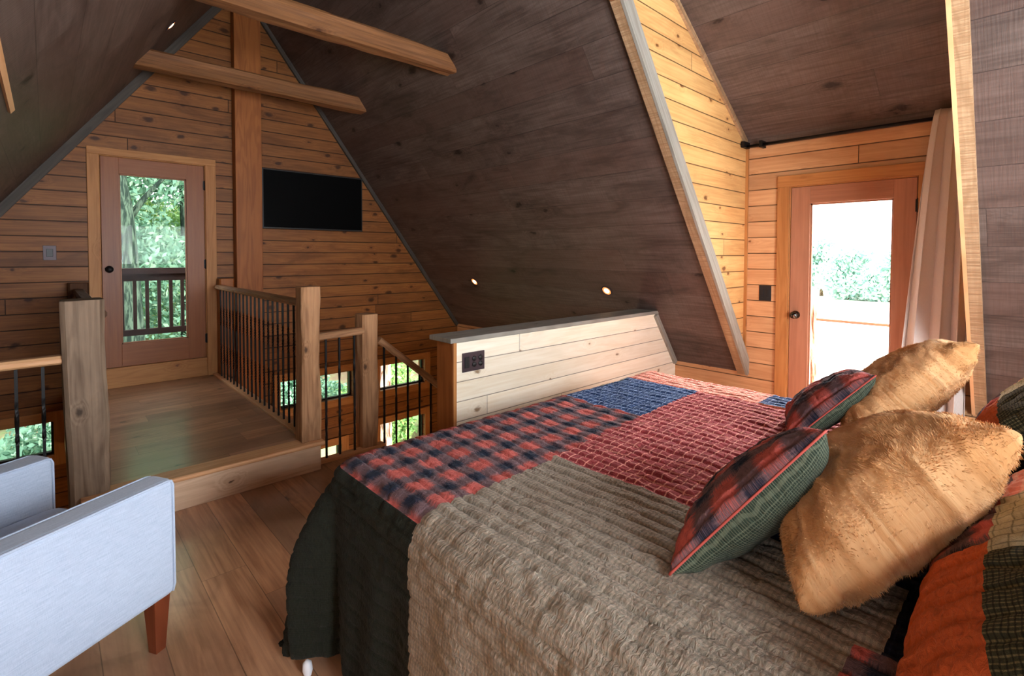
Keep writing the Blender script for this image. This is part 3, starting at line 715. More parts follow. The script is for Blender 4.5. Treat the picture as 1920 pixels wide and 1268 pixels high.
# recessed lamps
def downlight(c, n, label, aim=None):
    n = Vector(n).normalized(); c = Vector(c)
    root = thing('recessed_light', label, 'light', tuple(c), 'recessed lights in the roof slopes')
    mb = MB(); lathe(mb, [(-.002, .05), (.004, .058), (.008, .056), (.009, .048), (.004, .046), (-.002, .05)], c, n, 28); ploc(mb.build('trim_ring', M['bronze']), root)
    mb = MB(); lathe(mb, [(.0, .03), (.006, .029), (.010, .02), (.012, .001)], c, n, 24); ploc(mb.build('bulb', M['bulb']), root)
    mb = MB(); lathe(mb, [(.001, .0465), (.005, .0465), (.0055, .001)], c, n, 24); ploc(mb.build('reflector', M['glow']), root)
downlight((4.026, 5.038, zr(4.026)), -nR, 'small lit recessed light low on the right slope, farther of the two')
downlight((4.029, 2.973, zr(4.029)), -nR, 'small lit recessed light low on the right slope, just behind the half wall')
downlight((.771, 4.859, zl(.771)), -nL, 'small lit recessed light high on the left roof slope')

# curtain rod + curtain
rod = thing('curtain_rod', 'thin black curtain rod under the dormer ceiling above the door', 'curtain rod', (XW - .1, DF, DZ - .06))
mb = MB(); tube(mb, [(XW - .085, DF - .03, DZ - .05), (XW - .085, DN + .02, DZ - .05)], .012, 12); ploc(mb.build('rod', M['black']), rod)
for y in (DF - .03, DF - .16):
    mb = MB(); mb.box((XW - .118, y - .012, DZ - .075), (XW - .03, y + .012, DZ - .02), 0) if y < DF - .1 else mb.box((XW - .14, y - .008, DZ - .06), (XW - .03, y + .022, DZ - .01), 0); ploc(mb.build('bracket', M['black']), rod)
def curtain():
    nu, nv_ = 150, 60; z1, z0 = DZ - .0, .02; V = np.zeros((nv_ + 1, nu + 1, 3)); 
    for j in range(nv_ + 1):
        t = j / nv_; z = z1 + (z0 - z1) * t
        ya = .375 - .0 * t; yb = .575 + .20 * t ** .75
        s = np.linspace(0, 1, nu + 1)
        amp = .014 + .045 * t
        ph = 2 * PI * (3.6 * s + .25 * np.sin(5 * s) + .1 * math.sin(2 * t))
        V[j, :, 1] = ya + (yb - ya) * s + .008 * np.sin(ph * 2)
        V[j, :, 0] = XW - .11 + amp * np.sin(ph) - .02 * t
        V[j, :, 2] = z
    idx = lambda j, i: j * (nu + 1) + i
    mb = MB(); mb.v = [tuple(p) for p in V.reshape(-1, 3)]
    for j in range(nv_):
        for i in range(nu):
            mb.f.append((idx(j, i), idx(j, i + 1), idx(j + 1, i + 1), idx(j + 1, i))); mb.mi.append(0); mb.sm.append(True)
            mb.uv += [(i / nu * .9, j / nv_ * 2.4), ((i + 1) / nu * .9, j / nv_ * 2.4), ((i + 1) / nu * .9, (j + 1) / nv_ * 2.4), (i / nu * .9, (j + 1) / nv_ * 2.4)]
    o = mb.build('curtain', M['curtain']); s = o.modifiers.new('thick', 'SOLIDIFY'); s.thickness = .003
    return tag(o, 'long taupe curtain hanging from the black rod beside the bright door', 'curtain')
curtain()

# ------------------------------------------------------------------ armchair
def armchair():
    ang = math.radians(30); Fp = Vector((.345, 2.243, 0))
    root = thing('armchair', 'blue-grey linen armchair with tapered walnut legs, facing away', 'armchair', tuple(Fp)); root.rotation_euler.z = ang
    D, W = .76, .775
    def rbox(name, lo, hi, mat, r=.02, parent=root, top=None, seg=3):
        mb = MB(); mb.box(lo, hi, 0)
        if top: mb.v = [top(Vector(v)) for v in mb.v]
        o = mb.build(name, mat, parent, weld=True)
        for p in o.data.polygons: p.use_smooth = True
        b = o.modifiers.new('bevel', 'BEVEL'); b.width = r; b.segments = seg; b.limit_method = 'ANGLE'; b.harden_normals = True
        return o
    def armtop(v):
        if v.z > .5: v.z -= (-v.x) * .0
        return tuple(v)
    for (y0, y1) in ((0, .115), (W - .115, W)):
        a = rbox('arm', (-D, y0, .205), (0, y1, .645), M['linen'], .022, top=armtop)
        # piping round the outer side face
        for yy in (y0 + .004, y1 - .004):
            mb = MB(); pts = [(-D, yy, .641), (-.03, yy, .641), (-.012, yy, .636), (-.005, yy, .62), (-.004, yy, .24), (-.012, yy, .215)]
            tube(mb, pts, .0045, 8); mb.build('piping', M['linen'], a)
    rbox('seat_base', (-D + .02, .115, .205), (-.015, W - .115, .33), M['linen'], .02)
    # crowned seat cushion
    mb = MB(); n = 16; R = []
    x0, x1, y0, y1, zb, ztp = -D + .2, .012, .118, W - .118, .325, .455
    for i in range(n + 1):
        tx = i / n
        x = x0 + (x1 - x0) * tx; e = min(1.0, (1 - abs(2 * tx - 1)) * 6) ** .5; hh = (ztp - zb) * (.35 + .65 * e)
        ring = []
        for k in range(24):
            a = 2 * PI * k / 24; cs, sn = math.cos(a), math.sin(a); q = .32
            yy = (y0 + y1) / 2 + (y1 - y0) / 2 * math.copysign(abs(cs) ** q, cs) * (.97 + .03 * e)
            z = (zb + ztp) / 2 + hh / 2 * math.copysign(abs(sn) ** .5, sn) + (.02 * math.sin(PI * tx) * math.sin(PI * (yy - y0) / (y1 - y0)) if sn > 0 else 0)
            ring.append(Vector((x, yy, z)))
        R.append(ring)
    mb.rings(R); mb.build('seat_cushion', M['linen'], root)
    # backrest, leaning
    mb = MB(); mb.box((-D - .02, .0, .205), (-D + .15, W, .86), 1)
    mb.v = [(v[0] - max(0, v[2] - .3) * .25, v[1], v[2]) for v in mb.v]
    o = mb.build('backrest', M['linen'], root, weld=True); b = o.modifiers.new('bevel', 'BEVEL'); b.width = .03; b.segments = 4
    mb = MB(); mb.box((-D + .12, .125, .44), (-D + .24, W - .125, .84), 1)
    mb.v = [(v[0] - max(0, v[2] - .3) * .25, v[1], v[2]) for v in mb.v]
    o = mb.build('back_cushion', M['linen'], root, weld=True); b = o.modifiers.new('bevel', 'BEVEL'); b.width = .04; b.segments = 4
    for (x, y) in ((-.045, .045), (-.045, W - .045), (-D + .03, .045), (-D + .03, W - .045)):
        mb = MB(); sxn = 1 if x > -.3 else -1
        r1, r0 = .031, .019; lean = .0 * sxn
        ring = lambda r, z, dx: [Vector((x + dx + a * r, y + b_ * r, z)) for a, b_ in ((-1, -1), (1, -1), (1, 1), (-1, 1))]
        mb.rings([ring(r0, 0.0, lean * 1.2), ring(r1, .21, 0)], smooth=False); mb.build('leg', M['leg'], root, bevel=.002)
    return root
armchair()

# ------------------------------------------------------------------ bed
ZT = .74
bx0, bx1, by0, by1 = .80, 2.86, -.45, 1.76
bed = thing('bed', 'large bed with dark frame under the patchwork quilt, foot towards the half wall', 'bed', ((bx0 + bx1) / 2, .7, 0))
def ab(name, lo, hi, mat, bev=.01, L=0): return ploc(boxo(name, lo, hi, mat, L, bevel=bev), bed)
ab('mattress', (bx0 + .05, by0, .42), (bx1 - .05, by1 - .05, ZT - .04), M['sheet'], .05)
ab('box_spring', (bx0 + .06, by0, .2), (bx1 - .06, by1 - .06, .415), M['sheet'], .02)
ab('side_rail', (bx0 + .07, by0, .13), (bx0 + .11, by1 - .07, .2), M['bedframe']); ab('side_rail', (bx1 - .11, by0, .13), (bx1 - .07, by1 - .07, .2), M['bedframe'])
ab('headboard', (bx0 - .02, by0 - .07, .0), (bx1 + .02, by0 - .01, 1.28), M['ridgepost'], .01)  # unseen; height raised to shade the pillows from the rear light
for x in (bx0 + .12, bx1 - .12):
    for y in (by0 + .1, by1 - .12): ab('leg', (x - .03, y - .03, 0), (x + .03, y + .03, .13), M['bedframe'], .004, 2)

def nrm_grid(V):
    du = np.gradient(V, axis=1); dv = np.gradient(V, axis=0); n = np.cross(du, dv); n /= np.linalg.norm(n, axis=2, keepdims=True) + 1e-9; return n
def grid_mesh(name, V, UV, mi, mats, parent=None, solid=0):
    ny, nx = V.shape[:2]; me = bpy.data.meshes.new(name)
    idx = np.arange(ny * nx).reshape(ny, nx)
    F = np.stack([idx[:-1, :-1], idx[:-1, 1:], idx[1:, 1:], idx[1:, :-1]], axis=-1).reshape(-1, 4)
    me.vertices.add(ny * nx); me.vertices.foreach_set('co', V.astype(np.float32).ravel())
    me.loops.add(F.size); me.loops.foreach_set('vertex_index', F.astype(np.int32).ravel())
    me.polygons.add(len(F)); me.polygons.foreach_set('loop_start', np.arange(0, F.size, 4, dtype=np.int32)); me.polygons.foreach_set('loop_total', np.full(len(F), 4, dtype=np.int32))
    me.polygons.foreach_set('material_index', mi.astype(np.int32).ravel()); me.polygons.foreach_set('use_smooth', np.ones(len(F), dtype=bool))
    for m_ in mats: me.materials.append(m_)
    ul = me.uv_layers.new(name='UVMap'); ul.data.foreach_set('uv', UV.reshape(-1, 2)[F.ravel()].astype(np.float32).ravel())
    me.update(calc_edges=True); me.validate()
    o = bpy.data.objects.new(name, me); COL.objects.link(o)
    if parent: o.parent = parent
    if solid: s = o.modifiers.new('thick', 'SOLIDIFY'); s.thickness = solid; s.offset = -1
    return o
def quilting(a, b, sp=.052, cross=True):
    """height of a quilted cloth at cloth coordinates (metres)"""
    w = .006 * fbm(a * 5, b * 5, 2)
    wa = a + w * 1.2 + .004 * vn(a * 0 + np.floor(b / .6) * 3.3, b * 9)
    da = np.abs((wa / sp) % 1 - .5) * sp; da = sp / 2 - da
    h = -np.exp(-(da / .0045) ** 2) * .0075
    if cross:
        cell = np.floor(wa / (sp * 2)); k = _T[(cell.astype(int)) % 256, 7]
        bb = b + k * .31 + w
        sp2 = .17; db = sp2 / 2 - np.abs((bb / sp2) % 1 - .5) * sp2
        h = h - np.exp(-(db / .004) ** 2) * .0028
    puff = np.sqrt(np.clip(1 - ((sp / 2 - (sp / 2 - da)) - sp / 4) ** 2 / (sp / 4 + .004) ** 2, 0, 1)) * .0
    h = h + fbm(a * 40, b * 26, 3) * .0065 + fbm(a * 12, b * 9, 2) * .005 + np.minimum(da, .010) * .14
    return h
def quilt():
    L = .70; st_ = .007
    a = np.arange(bx0 - L, bx1 + L, st_); b = np.arange(by0, by1 + L, st_)
    A, B = np.meshgrid(a, b)
    rh, rz_ = .11, .085; ix0, ix1, iy1 = bx0 + rh - .06, bx1 - rh + .06, by1 - rh + .06
    # cloth coordinate equals position on top; the fillet consumes arc length
    cx = np.clip(A, ix0, ix1); cy = np.minimum(B, iy1); dx = A - cx; dy = B - cy; dh = np.hypot(dx, dy) + 1e-9
    nx, ny = dx / dh, dy / dh; d = (np.abs(dx) ** 4 + np.abs(dy) ** 4) ** .25 + 1e-9; Ra = (rh + rz_) / 2; arc = Ra * PI / 2
    al = np.clip(d / Ra, 0, PI / 2)
    off = rh * np.sin(al); z = ZT - rz_ * (1 - np.cos(al))
    t = np.clip(d - arc, 0, None)
    th = np.degrees(np.arctan2(np.abs(ny), np.abs(nx)))           # 0 = side, 90 = foot
    corner = np.sin(np.radians(2 * th)) ** 2
    left = A < 1.8
    fold = np.exp(-((th - 34) / 20) ** 2) * (th > .5)
    fl = .03 + .06 * corner
    # vertical folds on the hanging sides
    s_along = np.where(np.abs(nx) > .7, B, A)
    wave = .014 * np.sin(s_along * 13 + 1.0) + .010 * np.sin(s_along * 31 + 2.2) + .02 * fbm(s_along * 3, s_along * 0 + .3, 2)
    off = off + (corner * .6 + fold * .5) * .135 * (1 - np.exp(-t / .16)) + t * np.sin(fl) + wave * np.clip(t / .5, 0, 1)
    drop = t * np.cos(fl)
    z = z - drop
    zmin = .035
    z = np.maximum(z, zmin)
    z = z + .02 * fbm(A * 1.7, B * 1.7 + 3, 2) * (t <= 0) * np.clip(1 - d / .1, 0, 1)
    X = cx + nx * off; Y = cy + ny * off
    V = np.stack([X, Y, z], axis=-1); n = nrm_grid(V)
    h = quilting(A, B)
    hang = np.clip(t / .1, 0, 1)
    h = h * (1 - .4 * hang) + .006
    V = V + n * h[..., None]
    UV = np.stack([A, B], axis=-1)
    ca = (A[:-1, :-1] + st_ / 2); cb = (B[:-1, :-1] + st_ / 2)
    sy = 1.222 + .045 * (ca - .8)                                  # the cross seam, slightly skewed
    names = ['q_grey', 'q_plaid', 'q_red', 'q_blue', 'q_dark', 'q_coral', 'q_cream', 'q_navy', 'q_orange', 'q_olive']
    mi = np.zeros(ca.shape, int)
    mi[(cb > sy) & (ca > .775)] = 1
    mi[(cb > sy) & (ca > 2.0)] = 3
    mi[(cb <= sy) & (ca > 1.385)] = 2
    mi[(ca > 2.59)] = 5
    mi[(ca > 2.62) & (cb < 1.0) & (cb > .7)] = 3
    mi[(ca > 2.62) & (cb <= .7)] = 9
    mi[(cb > 1.745) & (ca > 2.35) & (ca < 2.78)] = 6
    mi[(cb > sy) & (ca <= .775)] = 4
    mi[(cb <= .2) & (ca > 1.0) & (ca <= 1.385)] = 7
    mi[(cb <= .24) & (ca > .86) & (ca <= 1.12)] = 1
    mi[(cb <= .55) & (ca > 1.385) & (ca <= 2.59)] = 7
    mi[(cb > by1 + .12) & (ca > .775)] = 4
    o = grid_mesh('quilt', V, UV, mi, [M[q] for q in names], solid=.006)
    return tag(o, 'patchwork quilt in plaid, red, blue and taupe covering the bed', 'quilt')
quilt()
# white slipper-like foot of the bed skirt peeking out under the quilt corner
mb = MB(); lathe(mb, [(0, .005), (.008, .012), (.025, .017), (.05, .015), (.06, .004)], (.652, 1.752, .0), (0, .12, 1), 16)
tag(mb.build('sheet_tip', M['white']), 'small white cloth tip under the hanging quilt corner at the floor', 'cloth')

# ------------------------------------------------------------------ pillows
def pillow_surface(c, T, n, side, pinch=.05, wr=.007, seed=0., pw=.42, flat=0.0):
    """c: 4 corners c0 bottom-near, c1 top-near, c2 top-far, c3 bottom-far; returns grid V, UV"""
    c0, c1, c2, c3 = [np.array(q, float) for q in c]
    s = np.linspace(0, 1, n); Uu, Vv = np.meshgrid(s, s)                 # U along c0->c3, V along c0->c1
    U = 2 * Uu - 1; W = 2 * Vv - 1
    # mid-edges pulled in, corners stay out
    pu = Uu + (-pinch * U * (1 - W ** 2)) * .5 * (1 + .0); pv = Vv + (-pinch * W * (1 - U ** 2)) * .5
    P = (c0[None, None] * ((1 - pu) * (1 - pv))[..., None] + c3[None, None] * (pu * (1 - pv))[..., None] + c2[None, None] * (pu * pv)[..., None] + c1[None, None] * ((1 - pu) * pv)[..., None])
    nv_ = -np.cross((c3 - c0) + (c2 - c1), (c1 - c0) + (c2 - c3)); nv_ /= np.linalg.norm(nv_)
    prof = (np.clip(1 - U ** 2, 0, 1) * np.clip(1 - W ** 2, 0, 1)) ** pw
    ed = np.clip(np.minimum(1 - np.abs(U), 1 - np.abs(W)) * 6, 0, 1)
    wrk = wr * (fbm(Uu * 5 + seed, Vv * 5 + seed * 2, 3)) * (prof ** .5) + wr * .9 * np.sin((U * W) * 14 + seed) * ed * (np.abs(U * W) ** 1.2)
    H = T * prof * (1 - flat) + wrk
    V = P + side * nv_[None, None] * H[..., None]
    V[..., 2] -= .0
    su = np.linalg.norm(c3 - c0); sw = np.linalg.norm(c1 - c0)
    return V, np.stack([Uu * su, Vv * sw], axis=-1), nv_, Uu, Vv, prof
def weldtube(V, r, name, mat, parent):
    edge = [V[0, i] for i in range(V.shape[1])] + [V[i, -1] for i in range(1, V.shape[0])] + [V[-1, i] for i in range(V.shape[1] - 2, -1, -1)] + [V[i, 0] for i in range(V.shape[0] - 2, 0, -1)]
    mb = MB(); pts = [Vector(p) for p in edge[::3]]; pts.append(pts[0]); tube(mb, pts, r, 8); return mb.build(name, mat, parent)
def cushion(name, label, c, T, Tb, seed, group, front='q_plaid_big', back='q_green', piping='q_piping', n=90, cat='cushion', patches=None, sp=.06):
    root = thing(name, label, cat, tuple(c[0]), group)
    V, UV, nv_, Uu, Vv, prof = pillow_surface(c, T, n, 1, seed=seed)
    nn = nrm_grid(V); sg = 1 if (nn[n // 2, n // 2] @ nv_) > 0 else -1
    V = V + (sg * quilting(UV[..., 0] + seed, UV[..., 1] + seed, sp) * np.clip(prof * 3, 0, 1))[..., None] * nn
    mi = np.zeros((n - 1, n - 1), int); mats = [M[front]]
    if patches:
        mats = [M[q[4]] for q in patches]
        for k, (u0, u1, v0, v1, _) in enumerate(patches):
            mi[(Uu[:-1, :-1] >= u0) & (Uu[:-1, :-1] < u1) & (Vv[:-1, :-1] >= v0) & (Vv[:-1, :-1] < v1)] = k
    ploc(grid_mesh('front_panel', V, UV + seed, mi, mats), root)
    Vb, UVb, *_ = pillow_surface(c, Tb, n, -1, seed=seed + 3, wr=.008)
    ploc(grid_mesh('back_panel', Vb, UVb, np.zeros((n - 1, n - 1), int), [M[back]]), root)
    if piping: ploc(weldtube(V * .5 + Vb * .5, .003, 'piping', M[piping], None), root)
    return root

def fur_pillow(label, c, T, Tb, seed, n=150):
    parts = []
    for side, Th in ((1, T), (-1, Tb)):
        V, UV, nv_, Uu, Vv, prof = pillow_surface(c, Th, n, side, pinch=.05, wr=.010, seed=seed + side, pw=.40)
        nn = nrm_grid(V); sg = np.sign(nn[n // 2, n // 2] @ (nv_ * side)); nn = nn * sg
        x, y = UV[..., 0], UV[..., 1]
        ridg = 1 - np.abs(fbm(x * 9 + seed, y * 9 + seed + 2 * fbm(x * 4, y * 4, 2), 3)) * 2.2
        h = .010 * ridg + .005 * fbm(x * 30, y * 30, 3)
        V = V + (h * np.clip(prof * 4, 0, 1))[..., None] * nn
        parts.append((V, UV, nn, prof))
    verts = []; faces = []; uvs = []; base = 0
    V_all = []; F_all = []; UV_all = []
    for V, UV, nn, prof in parts:
        idx = np.arange(n * n).reshape(n, n) + base
        F = np.stack([idx[:-1, :-1], idx[:-1, 1:], idx[1:, 1:], idx[1:, :-1]], axis=-1).reshape(-1, 4)
        V_all.append(V.reshape(-1, 3)); F_all.append(F); UV_all.append(UV.reshape(-1, 2)); base += n * n
    quads = np.concatenate(F_all); Vc = np.concatenate(V_all); UVc = np.concatenate(UV_all)
    # fur tufts: slim triangles
    K = 42000; tv, tf, tu = [], [], []
    for (V, UV, nn, prof), cnt in zip(parts, (K, K // 2)):
        fi = rng.random((cnt, 2)) * (n - 2); i = fi.astype(int); fr = fi - i
        P = V[i[:, 0], i[:, 1]] * (1 - fr[:, :1]) + V[i[:, 0] + 1, i[:, 1]] * fr[:, :1] + (V[i[:, 0], i[:, 1] + 1] - V[i[:, 0], i[:, 1]]) * fr[:, 1:]
        N_ = nn[i[:, 0], i[:, 1]]; uv = UV[i[:, 0], i[:, 1]]
        g1 = fbm(uv[:, 0] * 7 + seed, uv[:, 1] * 7, 3); g2 = fbm(uv[:, 0] * 7 + 31, uv[:, 1] * 7 + seed, 3)
        fl = np.stack([g1 * 2.0, g2 * 2.0, g1 * 0 - .55], axis=-1)
        fl = fl - N_ * np.sum(fl * N_, axis=1, keepdims=True)
        dr = N_ * .55 + fl * .9 + rng.normal(0, .18, (cnt, 3)); dr /= np.linalg.norm(dr, axis=1, keepdims=True)
        ln = rng.uniform(.005, .010, (cnt, 1)); sd = np.cross(dr, N_ + rng.normal(0, .3, (cnt, 3))); sd /= np.linalg.norm(sd, axis=1, keepdims=True) + 1e-9
        a_ = P - sd * .0009 - N_ * .001; b_ = P + sd * .0009 - N_ * .001; c_ = P + dr * ln
        tv.append(np.stack([a_, b_, c_], axis=1).reshape(-1, 3)); tu.append(np.repeat(uv, 3, axis=0))
    tv = np.concatenate(tv); tu = np.concatenate(tu); nt = len(tv) // 3
    me = bpy.data.meshes.new('fur_pillow'); allv = np.concatenate([Vc, tv]); alluv = np.concatenate([UVc, tu])
    me.vertices.add(len(allv)); me.vertices.foreach_set('co', allv.astype(np.float32).ravel())
    ls = np.concatenate([quads.ravel(), len(Vc) + np.arange(nt * 3)]); me.loops.add(len(ls)); me.loops.foreach_set('vertex_index', ls.astype(np.int32))
    nq = len(quads); me.polygons.add(nq + nt)
    me.polygons.foreach_set('loop_start', np.concatenate([np.arange(nq) * 4, nq * 4 + np.arange(nt) * 3]).astype(np.int32))
    me.polygons.foreach_set('loop_total', np.concatenate([np.full(nq, 4), np.full(nt, 3)]).astype(np.int32))
    me.polygons.foreach_set('use_smooth', np.ones(nq + nt, dtype=bool))
    ul = me.uv_layers.new(name='UVMap'); ul.data.foreach_set('uv', alluv[ls].astype(np.float32).ravel())
    me.materials.append(M['fur']); me.update(calc_edges=True); me.validate()
    o = bpy.data.objects.new('fur_pillow', me); COL.objects.link(o)
    return tag(o, label, 'pillow', 'tan fur pillows on the bed')

GC = 'small plaid cushions on the bed'
cushion('plaid_cushion', 'small red and navy plaid cushion with green back, nearer of the two', [(1.04, .585, .755), (1.30, .345, 1.09), (1.66, .48, .96), (1.44, .70, .755)], .065, .11, 1.3, GC)
cushion('plaid_cushion', 'small red and navy plaid cushion in front of the glass door, farther of the two', [(2.12, .69, .755), (2.25, .44, 1.045), (2.60, .56, .98), (2.48, .82, .77)], .075, .08, 4.3, GC)
fur_pillow('large tan fur pillow in front, nearest to the viewer', [(1.10, .33, .775), (1.44, .035, 1.13), (1.88, .25, .97), (1.58, .54, .77)], .135, .12, 2.1)
fur_pillow('tan fur pillow behind, below the taupe curtain', [(2.15, .50, .80), (2.40, .17, 1.18), (2.84, .34, 1.04), (2.62, .60, .79)], .125, .10, 6.4)
GS = 'patchwork pillow shams on the bed'
PT = [(-1, .4, -1, .45, 'q_orange'), (.4, 2, -1, .45, 'q_plaid'), (-1, .34, .45, 2, 'q_olive'), (.34, .62, .45, 2, 'q_cream'), (.62, 2, .45, 2, 'q_coral')]
cushion('patchwork_sham', 'patchwork pillow sham with orange and olive patches, nearest to the viewer', [(.93, .16, .77), (.86, -.14, 1.0), (1.86, -.17, 1.08), (1.86, .15, .78)], .09, .1, 3.7, GS, back='q_dark', cat='pillow', patches=PT, piping=None)
cushion('patchwork_sham', 'patchwork pillow sham with pink and olive check, below the weathered slope', [(2.05, .2, .78), (2.1, -.1, 1.12), (2.85, -.15, 1.12), (2.8, .16, .78)], .10, .1, 8.7, GS, back='q_dark', cat='pillow', patches=PT, piping=None)

# ------------------------------------------------------------------ outside
def ground(name, pts, mat):
    mb = MB(); mb.face(pts, [(p[0], p[1]) for p in pts]); return struct(mb.build(name, mat))
ground('ground', [(-40, YG + 1.0, -3.6), (14, YG + 1.0, -3.6), (14, 45, 5), (-40, 45, 5)], M['forestfloor'])
ground('ground', [(XW + 1.0, -150, -4.2), (170, -150, -4.2), (170, 150, -4.2), (XW + 1.0, 150, -4.2)], M['field'])
# balcony railing outside the gable door
br = thing('balcony_railing', 'dark stained wooden balcony railing seen through the gable door', 'railing', (1.0, 7.5, .35))
ploc(boxo('top_rail', (-.6, 7.46, 1.245), (2.8, 7.6, 1.315), M['darkwood'], 0), br); ploc(boxo('bottom_rail', (-.6, 7.49, .505), (2.8, 7.55, .575), M['darkwood'], 0), br)
ploc(boxo('sub_rail', (-.6, 7.5, 1.16), (2.8, 7.54, 1.245), M['darkwood'], 0), br)
for k in range(26): ploc(boxo('baluster', (-.45 + k * .1215, 7.5, .575), (-.45 + k * .1215 + .036, 7.536, 1.16), M['darkwood'], 2), br)
mb = MB(); mb.box((-.6, YG + .17, .2), (2.8, 7.42, .26), 0); tag(mb.build('balcony_deck', M['darkwood']), 'wooden balcony floor outside the gable door', 'deck')
# porch outside the dormer door
mb = MB(); mb.box((XW + .17, -.6, -.12), (7.0, 3.0, -.02), 1); tag(mb.build('porch_deck', M['deck']), 'sunlit pale deck outside the bright glass door', 'deck')
pr = thing('porch_railing', 'thin rail of the sunlit porch outside the bright glass door', 'railing', (6.9, 1.2, 0))
for z, hh in ((.695, .03),): ploc(boxo('rail', (6.88, -.6, z), (6.93, 3.0, z + hh), M['darkpost'], 1), pr)
for y in (-.5, 2.9): ploc(boxo('post', (6.86, y, -.02), (6.95, y + .09, .74), M['rough'], 2), pr)
PPY = 1.66
pp = timber('porch_post', (5.55, PPY, -.02), (5.55, PPY, 1.02), .17, .17, M['barkpale'], up=(0, 1, 0), seedo=21, chamfer=.05, amp=.012); tag(pp, 'rough bark-covered post at the left edge of the bright doorway view', 'post')

def leaves(n, blobs, size, mat, name, parent, up=.3):
    """cloud of small bent leaves round blobs (cx,cy,cz,rx,ry,rz)"""
    bl = np.array(blobs); k = rng.integers(0, len(bl), n); d = rng.normal(size=(n, 3)); d /= np.linalg.norm(d, axis=1, keepdims=True)
    r = rng.random((n, 1)) ** .45; P = bl[k, :3] + d * r * bl[k, 3:6]
    a = rng.normal(size=(n, 3)); a /= np.linalg.norm(a, axis=1, keepdims=True); nn = rng.normal(size=(n, 3)) + np.array([0, 0, up * 2]); b = np.cross(a, nn); b /= np.linalg.norm(b, axis=1, keepdims=True)
    s = size * rng.uniform(.6, 1.3, (n, 1)); q = np.stack([P - a * s, P + b * s * .45, P + a * s, P - b * s * .45], axis=1).reshape(-1, 3)
    me = bpy.data.meshes.new(name); me.vertices.add(4 * n); me.vertices.foreach_set('co', q.astype(np.float32).ravel()); me.loops.add(4 * n); me.loops.foreach_set('vertex_index', np.arange(4 * n, dtype=np.int32))
    me.polygons.add(n); me.polygons.foreach_set('loop_start', np.arange(0, 4 * n, 4, dtype=np.int32)); me.polygons.foreach_set('loop_total', np.full(n, 4, dtype=np.int32)); me.materials.append(mat); me.update(calc_edges=True)
    o = bpy.data.objects.new(name, me); COL.objects.link(o); return ploc(o, parent)
def tree(name, label, base, pts, rads, blobs, nl, size, lm, bm_, group='trees outside the gable wall', branches=()):
    root = thing(name, label, 'tree', base, group); mb = MB(); tube(mb, pts, rads, 14)
    for bp, brd in branches: tube(mb, bp, brd, 8)
    ploc(mb.build('trunk', bm_), root)
    if nl: leaves(nl, blobs, size, lm, 'foliage', root)
    return root
# forked tree in the door glass
tree('forked_tree', 'grey forked tree trunk with a bent branch, seen in the gable door glass', (1.2, 12.0, -2.4),
     [(1.22, 12, -2.6), (1.2, 12, 0), (1.12, 12, 1.6), (1.1, 12, 2.3), (.95, 12, 3.6), (.8, 12.1, 6)], [.24, .2, .19, .16, .1, .07], [(.6, 12.6, 6.2, 2.2, 1.6, 1.5)], 5000, .07, M['leaf'], M['bark'],
     branches=[([(1.15, 12, 2.1), (1.45, 12, 2.6), (1.75, 11.9, 3.0), (2.2, 11.8, 3.2), (2.9, 11.7, 3.3)], [.07, .045, .035, .028, .02])])
tree('furrowed_tree', 'pale furrowed tree trunk close outside the lower right windows', (4.5, 8.3, -3.4),
     [(4.42, 8.3, -3.6), (4.42, 8.3, 0), (4.42, 8.3, 3), (4.45, 8.3, 6)], [.24, .2, .18, .15], [(4.4, 8.8, 6.4, 2, 1.5, 1.2)], 4000, .07, M['leaf2'], M['barkpale'])
tspots = [(-2.2, 14.5), (.6, 17.5), (2.6, 15.2), (4.8, 17), (6.8, 13.5), (9.2, 16), (-4.5, 18), (11.5, 13.5), (2.0, 21), (6.5, 21)]
gz = lambda y: -3.6 + (y - 7.1) * 8.6 / 37.9
for i, (x, y) in enumerate(tspots):
    g0 = gz(y); rr = random.uniform(1.9, 2.6)
    bl = [(x + random.uniform(-1.6, 1.6), y + random.uniform(-1.3, 1.3), g0 + random.uniform(1.2, 8.5), random.uniform(.9, 1.5), random.uniform(.8, 1.2), random.uniform(.6, 1.1)) for _ in range(17)]
    tree('broadleaf_tree', 'leafy green tree of the woods behind the gable windows', (x, y, g0), [(x, y, g0 - .2), (x + .1, y, g0 + 3), (x - .1, y, g0 + 8)], [.16, .12, .06], bl, 20000, .085, M['leaf' if i % 2 else 'leaf2'], M['bark'])
for i, (x, y) in enumerate([(-1.6, 9.6), (-.2, 10.5), (2.0, 9.7), (3.3, 10.8), (5.6, 10.2), (7.2, 9.6), (.9, 9.4), (1.2, 12.8), (3.0, 13.0), (4.4, 12.4), (-2.8, 11.4)]):
    g0 = gz(y); bl = [(x + random.uniform(-.9, .9), y + random.uniform(-.6, .6), g0 + random.uniform(.3, 1.7), .6, .5, .45) for _ in range(7)]
    root = thing('shrub', 'low green undergrowth shrub outside the gable wall', 'shrub', (x, y, g0), 'undergrowth outside the gable wall')
    leaves(8000, bl, .06, M['leaf2' if i % 2 else 'leaf'], 'foliage', root)
    mb = MB(); tube(mb, [(x, y, g0 - .1), (x + .05, y, g0 + 1.2)], .02, 6); ploc(mb.build('stem', M['bark']), root)
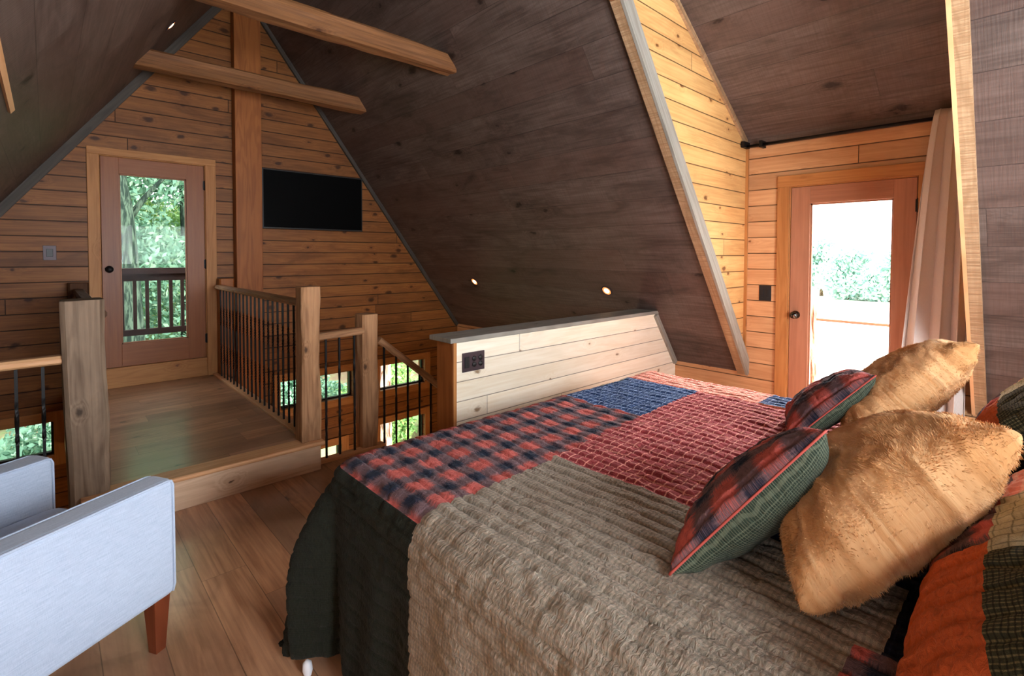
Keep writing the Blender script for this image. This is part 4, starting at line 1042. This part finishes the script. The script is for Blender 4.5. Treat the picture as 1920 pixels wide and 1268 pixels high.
# distant tree line beyond the field
for i in range(11):
    x = 78 + random.uniform(-3, 6); y = 5 + i * 4.3; h = random.uniform(5.5, 8.5) + (1.5 if i in (6, 7, 11) else 0)
    bl = [(x + random.uniform(-1.5, 1.5), y + random.uniform(-2.0, 2.0), -4.2 + h * random.uniform(.15, .95), 1.6, 1.8, 1.3) for _ in range(26)]
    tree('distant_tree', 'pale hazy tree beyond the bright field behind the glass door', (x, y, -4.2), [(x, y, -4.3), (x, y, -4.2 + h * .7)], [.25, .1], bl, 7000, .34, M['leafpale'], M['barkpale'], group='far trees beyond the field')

# ------------------------------------------------------------------ light
W = bpy.data.worlds.new('sky'); SC.world = W; W.use_nodes = True
bg = W.node_tree.nodes['Background']; bg.inputs[0].default_value = (.93, .97, 1.0, 1); bg.inputs[1].default_value = 5.0
def area(name, loc, rot, sx, sy, power, color):
    l = bpy.data.lights.new(name, 'AREA'); l.shape = 'RECTANGLE'; l.size = sx; l.size_y = sy; l.energy = power; l.color = color
    o = bpy.data.objects.new(name, l); COL.objects.link(o); o.location = loc; o.rotation_euler = rot; return o
area('daylight_rear_window', (1.42, YR - .3, 1.33), (PI / 2, 0, 0), 2.7, 1.7, 440, (.88, .94, 1.0))     # faces +y
area('daylight_left_window', (XL - .3, -.5, 1.65), (0, -PI / 2, 0), 1.0, .8, 22, (.86, .93, 1.0))     # faces +x
def aim(loc, tgt): return (Vector(tgt) - Vector(loc)).to_track_quat('-Z', 'Y').to_euler()
area('added_door_fill', (9.5, 1.1, 5.4), aim((9.5, 1.1, 5.4), (XW, 1.1, 1.3)), 5.0, 5.0, 16000, (1.0, .985, .97))  # added unseen panel that brightens bed and chair through the door
s = bpy.data.lights.new('sun', 'SUN'); s.energy = 6.0; s.angle = .02; s.color = (1, .97, .9)
so = bpy.data.objects.new('sun', s); COL.objects.link(so); so.rotation_euler = (math.radians(14), math.radians(-12), 0)
p = bpy.data.lights.new('downstairs_lamp', 'POINT'); p.energy = 45; p.color = (1.0, .7, .42); p.shadow_soft_size = .15
po = bpy.data.objects.new('downstairs_lamp', p); COL.objects.link(po); po.location = (2.6, 4.6, -1.6)

# ------------------------------------------------------------------ camera (two-point calibrated)
f, yaw, pitch, roll, cy_ = 943.195, .822573918, -.0290976752, .002647570, 505.115
w = Vector((math.cos(yaw) * math.cos(pitch), math.sin(yaw) * math.cos(pitch), math.sin(pitch)))
rr_ = Vector((math.sin(yaw), -math.cos(yaw), 0)); uu = rr_.cross(w)
r2 = rr_ * math.cos(roll) + uu * math.sin(roll); u2 = -rr_ * math.sin(roll) + uu * math.cos(roll)
cam = bpy.data.cameras.new('camera'); co = bpy.data.objects.new('camera', cam); COL.objects.link(co)
co.matrix_world = Matrix(((r2.x, u2.x, -w.x, 0), (r2.y, u2.y, -w.y, 0), (r2.z, u2.z, -w.z, 1.49), (0, 0, 0, 1)))
cam.sensor_fit = 'HORIZONTAL'; cam.sensor_width = 36; cam.lens = f / 1920 * 36; cam.shift_y = -(634 - cy_) / 1920; cam.clip_start = .02; cam.clip_end = 500
SC.camera = co
SC.view_settings.view_transform = 'Standard'; SC.view_settings.look = 'None'; SC.view_settings.gamma = 1.0
SC.view_settings.use_curve_mapping = False; SC.view_settings.exposure = 0.0
